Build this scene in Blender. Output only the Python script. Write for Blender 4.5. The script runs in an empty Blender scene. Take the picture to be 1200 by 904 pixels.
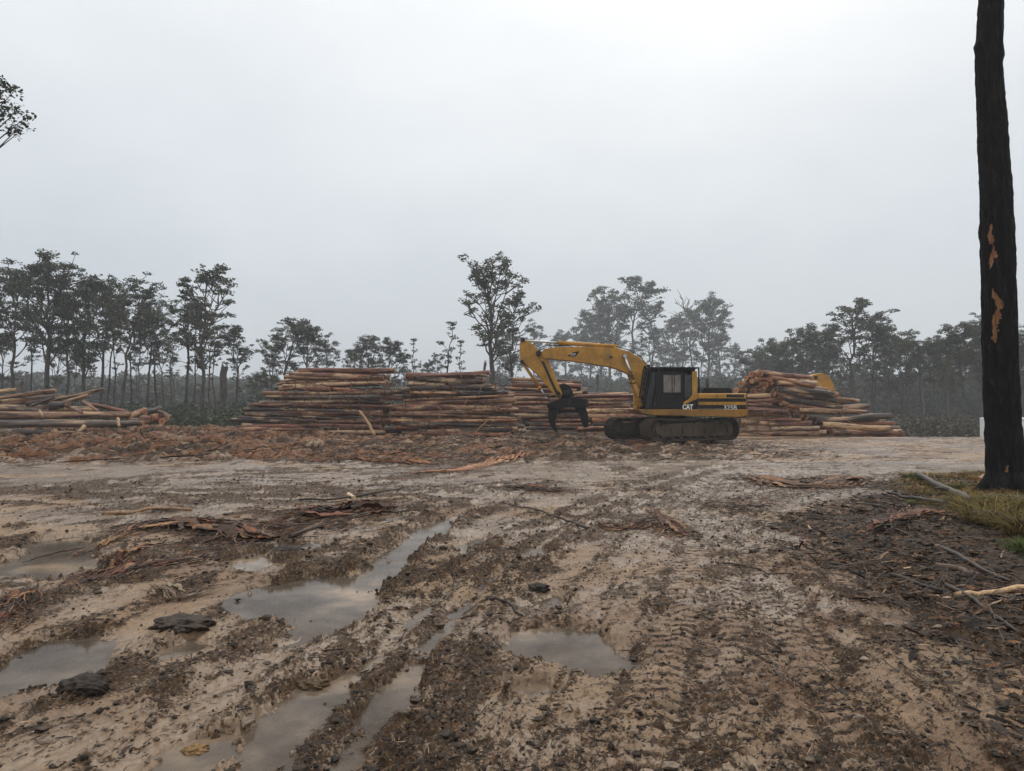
import bpy, bmesh, math, random
import numpy as np
from mathutils import Vector, Matrix
random.seed(7); rng = np.random.default_rng(7)
R = math.radians
scene = bpy.context.scene
COL = scene.collection
F = 830.0; PITCH = math.atan(24 / F); EYE = 1.6

# ------------------------------------------------------------------ helpers
def ray(px, py):
    u = (px - 600) / F; w = (452 - py) / F
    return u, math.cos(PITCH) - w * math.sin(PITCH), math.sin(PITCH) + w * math.cos(PITCH)
def gpt(px, py, z=0.0):                       # pixel -> point on the ground plane
    u, y, w = ray(px, py); t = (z - EYE) / w
    return (u * t, y * t)
def at(px, py, d):                            # pixel at depth d -> world point
    u, y, w = ray(px, py); t = d / y
    return Vector((u * t, d, EYE + w * t))
def link(o, parent=None):
    COL.objects.link(o)
    if parent: o.parent = parent
    return o
def tag(o, label=None, cat=None, group=None, kind=None):
    if label: o['label'] = label
    if cat: o['category'] = cat
    if group: o['group'] = group
    if kind: o['kind'] = kind
    return o
def empty(name, loc=(0, 0, 0), rz=0.0):
    o = bpy.data.objects.new(name, None); o.location = loc; o.rotation_euler = (0, 0, rz)
    o.empty_display_size = 0.3
    return link(o)
def copy_tree(o, parent=None):
    c = o.copy(); link(c, parent)
    for ch in o.children: copy_tree(ch, c)
    return c
def smooth(me): me.polygons.foreach_set('use_smooth', [True] * len(me.polygons))
def quads_mesh(name, V, Q, mats, cols=None, attr='tint', sm=False, mi=None):
    V = np.asarray(V, np.float32).reshape(-1, 3); Q = np.asarray(Q, np.int32)
    k = Q.shape[1]; n = len(Q)
    me = bpy.data.meshes.new(name)
    me.vertices.add(len(V)); me.vertices.foreach_set('co', V.ravel())
    me.loops.add(n * k); me.loops.foreach_set('vertex_index', Q.ravel())
    me.polygons.add(n); me.polygons.foreach_set('loop_start', np.arange(0, n * k, k, dtype=np.int32))
    if mi is not None: me.polygons.foreach_set('material_index', np.asarray(mi, np.int32))
    me.polygons.foreach_set('use_smooth', np.full(n, sm))
    for m in mats: me.materials.append(m)
    if cols is not None:
        a = me.attributes.new(attr, 'FLOAT_COLOR', 'POINT')
        c = np.ones((len(V), 4), np.float32); c[:, :cols.shape[1]] = cols
        a.data.foreach_set('color', c.ravel())
    me.update(calc_edges=True); me.validate()
    return me

# numpy gradient noise
def _h(ix, iy, s):
    h = (ix.astype(np.int64) * 374761393 + iy.astype(np.int64) * 668265263 + s * 974711) & 0xffffffff
    h = ((h ^ (h >> 13)) * 1274126177) & 0xffffffff
    return (h ^ (h >> 16)) & 0xffff
def pn(x, y, s=0):
    xi = np.floor(x); yi = np.floor(y); xf = x - xi; yf = y - yi
    u = xf * xf * xf * (xf * (xf * 6 - 15) + 10); v = yf * yf * yf * (yf * (yf * 6 - 15) + 10)
    def g(a, b):
        an = _h(xi + a, yi + b, s) * (2 * math.pi / 65536)
        return np.cos(an) * (xf - a) + np.sin(an) * (yf - b)
    n0 = g(0, 0) * (1 - u) + g(1, 0) * u; n1 = g(0, 1) * (1 - u) + g(1, 1) * u
    return (n0 * (1 - v) + n1 * v) * 1.5
def fbm(x, y, s=0, o=4, ga=0.5):
    r = 0; a = 1
    for i in range(o):
        r = r + a * pn(x * 2 ** i, y * 2 ** i, s + i * 17); a *= ga
    return r
def ss(a, b, x):
    t = np.clip((x - a) / (b - a), 0, 1); return t * t * (3 - 2 * t)

# ------------------------------------------------------------------ materials
def newmat(name):
    m = bpy.data.materials.new(name); m.use_nodes = True
    nt = m.node_tree; b = nt.nodes['Principled BSDF']
    return m, nt, b
def N(nt, t, **k):
    n = nt.nodes.new(t)
    for a, v in k.items():
        if a.startswith('i_'): n.inputs[a[2:].replace('_', ' ')].default_value = v
        else: setattr(n, a, v)
    return n
def L(nt, a, b): nt.links.new(a, b)
def ramp(nt, fac, stops):
    r = nt.nodes.new('ShaderNodeValToRGB'); e = r.color_ramp.elements
    while len(e) < len(stops): e.new(0.5)
    for i, (p, c) in enumerate(stops):
        e[i].position = p; e[i].color = (*c, 1) if len(c) == 3 else c
    L(nt, fac, r.inputs[0]); return r.outputs[0]
def mix(nt, fac, a, b, mode='MIX'):
    n = nt.nodes.new('ShaderNodeMix'); n.data_type = 'RGBA'; n.blend_type = mode
    for s, v in ((0, fac), (6, a), (7, b)):
        if isinstance(v, (int, float)): n.inputs[s].default_value = v
        elif isinstance(v, tuple): n.inputs[s].default_value = (*v, 1)
        else: L(nt, v, n.inputs[s])
    return n.outputs[2]
def math_(nt, op, a, b=0.0, c=None):
    n = nt.nodes.new('ShaderNodeMath'); n.operation = op
    for i, v in enumerate((a, b) if c is None else (a, b, c)):
        if isinstance(v, (int, float)): n.inputs[i].default_value = v
        else: L(nt, v, n.inputs[i])
    return n.outputs[0]
def noise(nt, vec, scale, detail=4, rough=0.55, sc=None):
    if sc:
        mp = nt.nodes.new('ShaderNodeMapping'); mp.inputs['Scale'].default_value = sc
        L(nt, vec, mp.inputs[0]); vec = mp.outputs[0]
    n = nt.nodes.new('ShaderNodeTexNoise'); n.inputs['Scale'].default_value = scale
    n.inputs['Detail'].default_value = detail; n.inputs['Roughness'].default_value = rough
    L(nt, vec, n.inputs['Vector']); return n.outputs['Fac']
def bump(nt, b, h, strength=0.5, dist=0.02):
    n = nt.nodes.new('ShaderNodeBump'); n.inputs['Strength'].default_value = strength
    n.inputs['Distance'].default_value = dist
    L(nt, h, n.inputs['Height']); L(nt, n.outputs[0], b.inputs['Normal'])
def objco(nt): return nt.nodes.new('ShaderNodeTexCoord').outputs['Object']

def mat_painted(name, col, rough=0.5, dirt=0.5, dirtcol=(0.07, 0.05, 0.035), metal=0.0, spec=.4):
    m, nt, b = newmat(name); co = objco(nt); b.inputs['Specular IOR Level'].default_value = spec
    n1 = noise(nt, co, 1.6, 6, 0.65); n2 = noise(nt, co, 14, 4, 0.6); n3 = noise(nt, co, 5, 4, 0.6, (3, 3, .5))
    d = math_(nt, 'MULTIPLY', ramp(nt, n1, [(0.42, (0, 0, 0)), (0.72, (1, 1, 1))]), dirt)
    d2 = math_(nt, 'MULTIPLY', ramp(nt, n3, [(0.5, (0, 0, 0)), (0.75, (1, 1, 1))]), dirt * .8)
    d3 = math_(nt, 'MULTIPLY', ramp(nt, n2, [(0.55, (0, 0, 0)), (0.7, (1, 1, 1))]), dirt * .5)
    c = mix(nt, d, col, dirtcol); c = mix(nt, d2, c, tuple(x * .35 for x in col)); c = mix(nt, d3, c, dirtcol)
    L(nt, c, b.inputs['Base Color']); b.inputs['Metallic'].default_value = metal
    L(nt, math_(nt, 'ADD', math_(nt, 'MULTIPLY', n2, 0.3), rough - .1), b.inputs['Roughness'])
    bump(nt, b, n2, 0.15, 0.01)
    return m
def mat_tint(name, rough=0.7, spec=0.3, bscale=30, trans=0.0):
    m, nt, b = newmat(name)
    a = N(nt, 'ShaderNodeAttribute', attribute_name='tint'); co = objco(nt)
    n = noise(nt, co, bscale, 4)
    c = mix(nt, 1.0, a.outputs['Color'], ramp(nt, n, [(0.3, (.55, .55, .55)), (.7, (1.35, 1.35, 1.35))]), 'MULTIPLY')
    L(nt, c, b.inputs['Base Color']); b.inputs['Roughness'].default_value = rough
    b.inputs['Specular IOR Level'].default_value = spec
    bump(nt, b, n, 0.3, 0.01)
    return m
def mat_leaf(name):
    m, nt, b = newmat(name)
    a = N(nt, 'ShaderNodeAttribute', attribute_name='tint'); oi = N(nt, 'ShaderNodeObjectInfo')
    c = mix(nt, 1.0, a.outputs['Color'], ramp(nt, oi.outputs['Random'], [(0, (.78, .8, .85)), (.5, (1, 1, 1)), (1, (1.25, 1.15, .9))]), 'MULTIPLY')
    L(nt, c, b.inputs['Base Color']); b.inputs['Roughness'].default_value = .5
    b.inputs['Specular IOR Level'].default_value = .35
    t = N(nt, 'ShaderNodeBsdfTranslucent'); L(nt, c, t.inputs[0])
    mx = N(nt, 'ShaderNodeMixShader'); mx.inputs[0].default_value = .25
    out = nt.nodes['Material Output']
    L(nt, b.outputs[0], mx.inputs[1]); L(nt, t.outputs[0], mx.inputs[2]); L(nt, mx.outputs[0], out.inputs[0])
    return m
def mat_bark(name, c1, c2, c3, sc=(3, 3, .6), scale=2.5):
    m, nt, b = newmat(name); co = objco(nt); oi = N(nt, 'ShaderNodeObjectInfo')
    n = noise(nt, co, scale, 6, .65, sc)
    c = ramp(nt, n, [(0.3, c1), (.5, c2), (.72, c3)])
    c = mix(nt, 1.0, c, ramp(nt, oi.outputs['Random'], [(0, (.7, .7, .72)), (1, (1.3, 1.2, 1.1))]), 'MULTIPLY')
    L(nt, c, b.inputs['Base Color']); b.inputs['Roughness'].default_value = .75
    bump(nt, b, n, .6, .05); return m

# log bark: object colour sets the tone; streaks run along the log (local X)
def mat_log():
    m, nt, b = newmat('log_bark'); co = objco(nt); oi = N(nt, 'ShaderNodeObjectInfo')
    add = N(nt, 'ShaderNodeVectorMath', operation='MULTIPLY_ADD')
    L(nt, oi.outputs['Random'], add.inputs[0]); add.inputs[1].default_value = (37, 91, 53); L(nt, co, add.inputs[2])
    v = add.outputs[0]
    n1 = noise(nt, v, 1.0, 6, .65, (.9, 7, 7)); n2 = noise(nt, v, 1.0, 5, .6, (.45, 2.2, 2.2)); n3 = noise(nt, v, 1.0, 4, .7, (6, 22, 22))
    base = oi.outputs['Color']
    dark = mix(nt, 1.0, base, (.16, .13, .13), 'MULTIPLY')
    pale = mix(nt, .6, base, (.6, .4, .23))
    c = mix(nt, ramp(nt, n1, [(.42, (0, 0, 0)), (.53, (1, 1, 1))]), dark, base)
    c = mix(nt, ramp(nt, n2, [(.53, (0, 0, 0)), (.61, (1, 1, 1))]), c, pale)
    c = mix(nt, ramp(nt, n3, [(.56, (0, 0, 0)), (.68, (.8, .8, .8))]), c, dark)
    L(nt, c, b.inputs['Base Color'])
    L(nt, ramp(nt, n2, [(.3, (.38,) * 3), (.7, (.72,) * 3)]), b.inputs['Roughness'])
    h = math_(nt, 'ADD', n1, math_(nt, 'MULTIPLY', n3, .5))
    bump(nt, b, h, .7, .03); return m
def mat_logend():
    m, nt, b = newmat('cut_wood'); co = objco(nt); oi = N(nt, 'ShaderNodeObjectInfo')
    mp = N(nt, 'ShaderNodeMapping'); mp.inputs['Scale'].default_value = (0, 1, 1); L(nt, co, mp.inputs[0])
    ln = N(nt, 'ShaderNodeVectorMath', operation='LENGTH'); L(nt, mp.outputs[0], ln.inputs[0])
    nn = noise(nt, co, 5, 4)
    r = math_(nt, 'ADD', ln.outputs['Value'], math_(nt, 'MULTIPLY', nn, .06))
    rings = math_(nt, 'SINE', math_(nt, 'MULTIPLY', r, 160.0))
    c = ramp(nt, math_(nt, 'MULTIPLY', r, 2.0), [(0.0, (.17, .06, .025)), (.28, (.42, .18, .07)), (.36, (.55, .32, .14))])
    c = mix(nt, 1.0, c, ramp(nt, rings, [(0, (.75, .75, .75)), (1, (1.1, 1.1, 1.1))]), 'MULTIPLY')
    c = mix(nt, 1.0, c, ramp(nt, oi.outputs['Random'], [(0, (.45, .42, .42)), (1, (1.1, 1.0, .95))]), 'MULTIPLY')
    L(nt, c, b.inputs['Base Color']); b.inputs['Roughness'].default_value = .6; return m

M = {}
M['log'] = mat_log(); M['logend'] = mat_logend()
M['leaf'] = mat_leaf('eucalypt_leaf')
M['trunk'] = mat_bark('gum_bark', (.02, .016, .013), (.055, .042, .034), (.13, .105, .085))
M['palebark'] = mat_bark('pale_gum_bark', (.05, .04, .033), (.15, .12, .1), (.3, .27, .24))
M['debris'] = mat_tint('wood_litter', .65, .2, 40)
M['twig'] = mat_tint('stick_wood', .6, .4, 25)
M['grass'] = mat_tint('grass_blade', .8, .08, 8)
M['yellow'] = mat_painted('machine_yellow', (.52, .26, .03), .42, .65, (.09, .055, .03))
M['yellowlow'] = mat_painted('muddy_yellow', (.36, .17, .022), .5, .8, (.06, .04, .026))
M['black'] = mat_painted('machine_black', (.006, .006, .006), .6, .12, spec=.2)
M['blackpanel'] = mat_painted('panel_black', (.006, .006, .006), .5, .1, spec=.25)
M['trackframe'] = mat_painted('mud_caked_frame', (.10, .075, .05), .7, .9, (.03, .022, .016), spec=.2)
M['steel'] = mat_painted('worn_dark_steel', (.03, .025, .021), .55, .6, (.06, .04, .025), 0, .3)
M['mudsteel'] = mat_painted('muddy_track_steel', (.035, .028, .022), .65, .8, (.11, .08, .055), 0, .2)
M['chrome'] = mat_painted('cylinder_rod', (.55, .55, .55), .22, .1, (.2, .15, .1), 1.0)
M['rubber'] = mat_painted('hose_rubber', (.012, .012, .012), .5, .1)
M['white'] = mat_painted('white_paint', (.75, .77, .78), .45, .12, (.4, .35, .28))
M['decal'] = mat_painted('white_decal', (.78, .78, .76), .5, .15, (.3, .25, .2))
m, nt, b = newmat('dark_glass'); b.inputs['Base Color'].default_value = (.02, .023, .025, 1); b.inputs['Roughness'].default_value = .12
b.inputs['Specular IOR Level'].default_value = .6
nz = noise(nt, objco(nt), 3, 5); L(nt, ramp(nt, nz, [(.4, (.08,) * 3), (.7, (.4,) * 3)]), b.inputs['Roughness']); M['glass'] = m
m, nt, b = newmat('painted_view_window')
nz = noise(nt, objco(nt), 4, 6, .7, (1, 1, .4))
L(nt, ramp(nt, nz, [(.3, (.09, .08, .07)), (.7, (.33, .3, .27))]), b.inputs['Base Color']); b.inputs['Roughness'].default_value = .25; M['viewtone'] = m  # door pane: the lighter view through the cab is painted as mottled pale brown

# ------------------------------------------------------------------ mesh builders
class MB:
    def __init__(s): s.v = []; s.f = []; s.m = []; s.s = []
    def _add(s, vs, fs, mi=0, sm=False):
        o = len(s.v); s.v += [tuple(v) for v in vs]
        for f in fs: s.f.append([i + o for i in f]); s.m.append(mi); s.s.append(sm)
    def box(s, x0, x1, y0, y1, z0, z1, mi=0, M_=None, bev=0.0):
        b_ = min(bev, (x1 - x0) / 3, (y1 - y0) / 3, (z1 - z0) / 3)
        bm = bmesh.new(); bmesh.ops.create_cube(bm, size=1)
        for v in bm.verts: v.co = ((x0 + x1) / 2 + v.co.x * (x1 - x0), (y0 + y1) / 2 + v.co.y * (y1 - y0), (z0 + z1) / 2 + v.co.z * (z1 - z0))
        if b_ > 0: bmesh.ops.bevel(bm, geom=bm.edges[:], offset=b_, segments=2, affect='EDGES', profile=.6)
        if M_ is not None: bm.transform(M_)
        bm.verts.index_update(); s._add([v.co[:] for v in bm.verts], [[v.index for v in f.verts] for f in bm.faces], mi); bm.free(); return s
    def prism(s, poly, y0, y1, mi=0, bev=0.0):   # poly in XZ, extruded along Y
        bm = bmesh.new(); a = [bm.verts.new((x, y0, z)) for x, z in poly]
        f = bm.faces.new(a); r = bmesh.ops.extrude_face_region(bm, geom=[f])
        for v in r['geom']:
            if isinstance(v, bmesh.types.BMVert): v.co.y = y1
        bmesh.ops.recalc_face_normals(bm, faces=bm.faces[:])
        if bev:
            ed = [e for e in bm.edges if abs(e.verts[0].co.y - e.verts[1].co.y) < 1e-6]
            bmesh.ops.bevel(bm, geom=ed, offset=bev, segments=2, affect='EDGES', profile=.6)
        bm.verts.index_update(); s._add([v.co[:] for v in bm.verts], [[v.index for v in f.verts] for f in bm.faces], mi); bm.free(); return s
    def tube(s, pts, rad, n=10, mi=0, caps=True, sm=True):
        pts = [Vector(p) for p in pts]
        if isinstance(rad, (int, float)): rad = [rad] * len(pts)
        vs = []; fs = []; up = Vector((0, 0, 1)); prev = None
        for i, p in enumerate(pts):
            t = (pts[min(i + 1, len(pts) - 1)] - pts[max(i - 1, 0)]).normalized()
            if prev is None:
                a = t.cross(up)
                if a.length < .05: a = t.cross(Vector((1, 0, 0)))
                a.normalize()
            else:
                a = prev - t * prev.dot(t); a.normalize()
            prev = a; b_ = t.cross(a)
            for k in range(n):
                an = 2 * math.pi * k / n
                vs.append(p + (a * math.cos(an) + b_ * math.sin(an)) * rad[i])
        for i in range(len(pts) - 1):
            for k in range(n):
                fs.append([i * n + k, i * n + (k + 1) % n, (i + 1) * n + (k + 1) % n, (i + 1) * n + k])
        s._add(vs, fs, mi, sm)
        if caps:
            o = len(s.v) - len(vs); L_ = (len(pts) - 1) * n
            s.f += [[o + k for k in range(n)][::-1], [o + L_ + k for k in range(n)]]; s.m += [mi, mi]; s.s += [False, False]
        return s
    def cyl(s, p, q, r, n=20, mi=0): return s.tube([p, q], r, n, mi)
    def mesh(s, name, mats):
        me = bpy.data.meshes.new(name); me.from_pydata(s.v, [], s.f)
        me.polygons.foreach_set('material_index', s.m); me.polygons.foreach_set('use_smooth', s.s)
        for m_ in mats: me.materials.append(m_)
        me.update(); return me
    def obj(s, name, mats, parent=None):
        if not isinstance(mats, (list, tuple)): mats = [mats]
        return link(bpy.data.objects.new(name, s.mesh(name, mats)), parent)

# ------------------------------------------------------------------ ground height field
def PW(pl): return [gpt(*p) for p in pl]
PUD = [
 [(-60, 672), (-10, 655), (35, 634), (100, 625), (130, 640), (122, 662), (60, 674), (0, 674)],
 [(-60, 830), (0, 775), (60, 745), (115, 738), (127, 758), (100, 785), (30, 800), (-20, 812)],
 [(255, 708), (300, 682), (380, 670), (425, 676), (405, 700), (372, 716), (330, 727), (280, 720)],
 [(352, 736), (410, 700), (440, 668), (470, 640), (490, 620), (535, 602), (522, 625), (480, 655), (448, 695), (412, 735), (385, 744)],
 [(255, 930), (300, 835), (345, 795), (410, 783), (402, 812), (350, 865), (312, 930)],
 [(125, 930), (180, 872), (230, 855), (288, 850), (262, 885), (225, 930)],
 [(583, 752), (610, 736), (650, 728), (700, 736), (750, 770), (700, 790), (650, 775), (595, 768)],
 [(603, 660), (628, 640), (642, 643), (622, 668)],
 [(430, 835), (478, 778), (505, 752), (514, 768), (482, 800), (447, 838)],
 [(718, 549), (744, 548), (746, 554), (722, 556)],
 [(325, 640), (375, 631), (385, 637), (345, 646)], [(298, 629), (322, 626), (322, 632), (300, 634)],
 [(250, 660), (300, 648), (330, 655), (290, 668)], [(180, 756), (225, 742), (240, 752), (205, 768)], [(620, 700), (650, 694), (670, 702), (640, 710)], [(420, 600), (470, 590), (500, 596), (450, 608)], [(600, 800), (640, 790), (660, 802), (625, 815)],
 [(760, 712), (785, 708), (788, 720), (765, 722)],
 [(520, 640), (560, 625), (575, 632), (540, 650)],
]
PUD = [PW(p) for p in PUD]
# ruts: polyline, half width, depth, lugs
RUT = [
 ([(330, 950), (430, 805), (480, 745), (560, 672), (640, 622), (760, 568), (840, 548)], .24, .075, 0),
 ([(395, 950), (470, 830), (530, 740), (590, 672), (660, 628), (780, 574)], .20, .06, 0),
 ([(340, 745), (410, 700), (465, 645), (520, 608), (600, 580)], .25, .06, 0),
 ([(110, 950), (250, 815), (360, 735), (440, 655), (540, 600)], .22, .045, 0),
 ([(745, 950), (790, 760), (812, 680), (830, 620), (855, 570)], .27, .018, 1),
 ([(850, 950), (862, 800), (850, 700), (862, 620), (880, 575)], .25, .012, 1),
 ([(985, 950), (940, 780), (905, 690), (880, 630)], .28, .02, 0),
 ([(1260, 900), (1120, 780), (1030, 710), (950, 650), (890, 605)], .26, .025, 0),
 ([(1150, 930), (1030, 800), (960, 720), (900, 660)], .22, .02, 0),
 ([(-80, 720), (120, 672), (260, 640), (420, 600), (620, 566)], .3, .05, 0),
 ([(-80, 640), (150, 600), (330, 575), (560, 555)], .35, .05, 0),
 ([(-80, 585), (200, 560), (480, 545), (700, 540)], .4, .06, 0),
 ([(-80, 860), (60, 790), (200, 715), (330, 660)], .25, .05, 0),
 ([(640, 950), (690, 800), (735, 700), (790, 610), (840, 565)], .22, .015, 0),
]
RUT += [([(480, 950), (560, 800), (640, 690), (730, 610), (830, 560)], .22, .03, 0), ([(210, 950), (330, 830), (430, 760), (540, 660), (650, 600)], .2, .03, 0),
        ([(560, 950), (640, 790), (700, 690), (780, 600), (850, 555)], .2, .025, 0), ([(1060, 950), (1000, 840), (930, 740), (880, 660), (870, 600)], .24, .02, 1)]
RUT = [(PW(p), w, d, l) for p, w, d, l in RUT]

def seg_dist(x, y, poly):
    best = np.full(x.shape, 1e9); arc = np.zeros(x.shape); side = np.zeros(x.shape); acc = 0
    for (ax, ay), (bx, by) in zip(poly[:-1], poly[1:]):
        dx, dy = bx - ax, by - ay; l = math.hypot(dx, dy)
        t = np.clip(((x - ax) * dx + (y - ay) * dy) / (l * l), 0, 1)
        ex = x - ax - t * dx; ey = y - ay - t * dy; d = np.hypot(ex, ey)
        k = d < best
        best = np.where(k, d, best); arc = np.where(k, acc + t * l, arc); side = np.where(k, np.sign(dx * ey - dy * ex) * d, side); acc += l
    return best, arc, side
def poly_sd(x, y, poly):
    n = len(poly); inside = np.zeros(x.shape, bool); d, _, _ = seg_dist(x, y, poly + [poly[0]])
    for i in range(n):
        (ax, ay), (bx, by) = poly[i], poly[(i + 1) % n]
        c = ((ay > y) != (by > y)) & (x < (bx - ax) * (y - ay) / ((by - ay) if by != ay else 1e-9) + ax)
        inside ^= c
    return np.where(inside, -d, d)
WATER = -0.045
LIT = PW([(900, 618), (960, 640), (1010, 680), (1060, 720), (1120, 775), (1210, 850), (1500, 900), (1500, 560), (1160, 556), (1060, 560), (1010, 585)])
GRS = PW([(1040, 575), (1060, 557), (1120, 550), (1250, 548), (1330, 600), (1330, 720), (1200, 660), (1130, 620), (1090, 590)])

def ground(x, y, full=False):
    x = np.asarray(x, float); y = np.asarray(y, float); d = np.hypot(x, y)
    lod = ss(60, 45, d)                                # fine relief only in the clearing
    wob = fbm(x * .8, y * .8, 3, 3)
    z = 0.03 * fbm(x * .12, y * .12, 11, 3) * ss(2, 8, d) + 0.012
    # flow aligned clod ridges
    ca, sa = math.cos(R(52)), math.sin(R(52)); u1 = x * ca + y * sa; v1 = -x * sa + y * ca
    ca, sa = math.cos(R(112)), math.sin(R(112)); u2 = x * ca + y * sa; v2 = -x * sa + y * ca
    ca, sa = math.cos(R(10)), math.sin(R(10)); u3 = x * ca + y * sa; v3 = -x * sa + y * ca
    wl = ss(2.0, -.5, x - .12 * y); wf = ss(8, 14, y)
    rid = lambda u, v, s: fbm(u * 1.1, v * 3.6, s, 4, .55)
    fl = rid(u1, v1, 21) * wl + rid(u2, v2, 22) * (1 - wl)
    fl = fl * (1 - wf) + rid(u3, v3, 23) * wf
    z = z + .02 * fl * lod
    patch = fbm(x * .45, y * .45, 31, 3)               # rough / smooth patches
    lum = fbm(x * 9, y * 9, 41, 3, .6); lump = np.maximum(lum - .05, 0)
    bil = (np.abs(pn(x * 15, y * 15, 43)) + .6 * np.abs(pn(x * 31, y * 31, 44))) * ss(24, 10, d)
    rough = ss(-.35, .45, patch)
    lum2 = fbm(x * 27, y * 27, 45, 3, .6)
    wet0 = fbm(x * .3, y * .5, 91, 4, .6)
    cl = (.010 * lump + .003 * lum + .013 * bil + .0042 * lum2 * ss(14, 7, d) + .0022 * pn(x * 70, y * 70, 47) * ss(7, 4, d)) * (.25 + rough) * (1 - .6 * ss(-.1, .4, wet0))
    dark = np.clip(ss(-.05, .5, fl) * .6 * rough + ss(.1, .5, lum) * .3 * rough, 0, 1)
    ridge = np.zeros_like(z)
    for pl, w, dp, lug in RUT:
        dd, arc, sd = seg_dist(x, y, pl)
        dd = dd + .05 * wob * w / .25 + .03 * lum
        fade = ss(0.0, 1.0, arc + .5)
        prof = -.62 * dp * ss(w * 1.15, w * .45, dd) + .0035 * np.cos(2 * math.pi * (sd / .11 + .25 * wob)) * ss(w * 1.1, w * .9, dd) * ss(20, 12, y) * ss(-.2, .4, patch + .5 * lum) * (.5 + .5 * rough)
        grv_shade = ss(w * 1.1, w * .95, dd) * ss(w * .6, w * .8, dd) * ss(22, 12, y); dark = np.maximum(dark, .4 * grv_shade)  # groove shading painted into the dark mask as lines along the rut edges
        sh = np.exp(-((dd - w * 1.35) / (w * .32)) ** 2) * (0.7 + .3 * ss(-.5, .4, patch + .6 * wob))
        z = z + prof * fade + .34 * dp * sh * fade
        band = np.exp(-((dd - w * 1.5) / (w * .8)) ** 2) * ss(-.3, .5, fbm(x * 1.3, y * 1.3, 77, 3) + .5 * rough); dark = np.maximum(dark, .75 * band * min(1, (dp / .05) ** 1.5) * fade)
        ridge = np.maximum(ridge, sh * min(1, dp / .06))
        if lug:
            inside = ss(w * 1.0, w * .8, dd)
            chev = np.sin(2 * math.pi * (arc / .125 + np.abs(sd) / .3 + .25 * wob))
            z = z + inside * .011 * ss(-.1, .25, chev) * fade * ss(-.4, .3, patch + .5 * lum)
            dark = np.maximum(dark, inside * .45 * ss(.2, -.4, chev))
    cl = cl + ridge * (.018 * np.maximum(lum, -.1) + .03 * bil + .008 * lum2)
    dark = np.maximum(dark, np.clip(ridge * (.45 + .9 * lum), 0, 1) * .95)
    z = z + cl * lod
    pm = np.zeros_like(z)
    for pl in PUD:
        xs = [p[0] for p in pl]; ys = [p[1] for p in pl]
        k = (x > min(xs) - 1) & (x < max(xs) + 1) & (y > min(ys) - 1.5) & (y < max(ys) + 1.5)
        if not k.any(): continue
        sc_ = max(.35, min(1.6, np.mean(ys) * .1))
        s_ = poly_sd(x[k], y[k], pl) + (.22 * wob[k] + .10 * lum[k] + .12 * bil[k]) * sc_
        t = ss(.30 * sc_, -.22 * sc_, s_)
        z[k] = z[k] * (1 - t * .8) - t * .10
        pm[k] = np.maximum(pm[k], ss(.5 * sc_, -.05, s_))
    latb = np.exp(-((y - 12.8 - .5 * wob) / 1.6) ** 2) * ss(1, -2, x) * ss(-.5, .3, fbm(x * .5, y * 2.2, 79, 4)); dark = np.maximum(dark, .85 * latb); z = z + .02 * latb * (1 + bil * 2)
    # debris bank in front of the log piles
    bank = ss(18, 23, y + .25 * wob * 4 - .10 * np.maximum(x + 2, 0) * 1.0) * ss(12, 6, x) * ss(60, 48, y)
    b2 = fbm(x * .6, y * .9, 51, 5, .6)
    z = z + bank * (.06 + .22 * np.maximum(b2, -.3) + .04 * fbm(x * 4, y * 4, 53, 3)) + bank * .13 * ss(-5, -14, x) * (1 + b2)
    orange = bank * ss(-.15, .4, fbm(x * .5, y * 1.5, 61, 4) + .3 * ss(1, -10, x) - .25 * ss(0, 5, x))
    dark = np.maximum(dark, bank * ss(-.45, .2, -b2 + .3 * lum))
    blk = bank * ss(.0, .35, fbm(x * .45 + 7, y * 1.8, 64, 4)); orange = orange * (1 - .9 * blk); dark = np.maximum(dark, blk)
    # bark scraped band before piles
    band = np.exp(-((y - 21.5 - .02 * x) / .9) ** 2) * ss(-9, -7, x) * ss(1.5, 0, x)
    orange = np.maximum(orange, band * ss(-.3, .2, fbm(x * .5, y * 4, 63, 3)))
    # litter on the right
    lk = poly_sd(x, y, LIT) + .5 * wob
    lit = ss(.4, -.5, lk) * (d < 60)
    z = z + lit * (.03 + .03 * fbm(x * 2.2, y * 2.2, 71, 4, .6)) + ss(0, -3, lk) * .06 * (d < 60)
    dark = np.maximum(dark, lit * (.6 + .35 * ss(-.3, .4, lum)))
    gk = ss(.3, -.5, poly_sd(x, y, GRS) + .3 * wob) * (d < 60)
    dk2 = ss(3.5, 7, x + .25 * (8 - y)) * ss(14, 9, y)
    dark = np.maximum(dark, dk2 * ss(-.25, .35, fl + .3 * lum) * .85)
    # land beyond
    far = ss(48, 75, d)
    z = z + far * .8 * fbm(x * .03, y * .03, 81, 3)
    z = z - 1.5 * ss(13, 22, x) * ss(36, 46, y) - ss(0, -40, x) * 1.0 * far
    z = z + 6.0 * ss(140, 300, d)
    wet = ss(-.3, .35, wet0 - .3 * fl - .12 * lum + .55 * wf * ss(23, 18, y + .1 * x)) * (1 - bank) * (1 - lit)
    wet = np.maximum(wet, pm * .9)
    pale = ss(-.1, .5, fbm(x * .35 + 9, y * .35, 95, 3) + .25 * (1 - rough)) * (1 - bank) * (1 - lit)
    if full: return z, dark, orange, wet, pale, np.maximum(gk, far * .9 * ss(0, -1, -d)), lit, bank
    return z
GRID = {}
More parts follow.
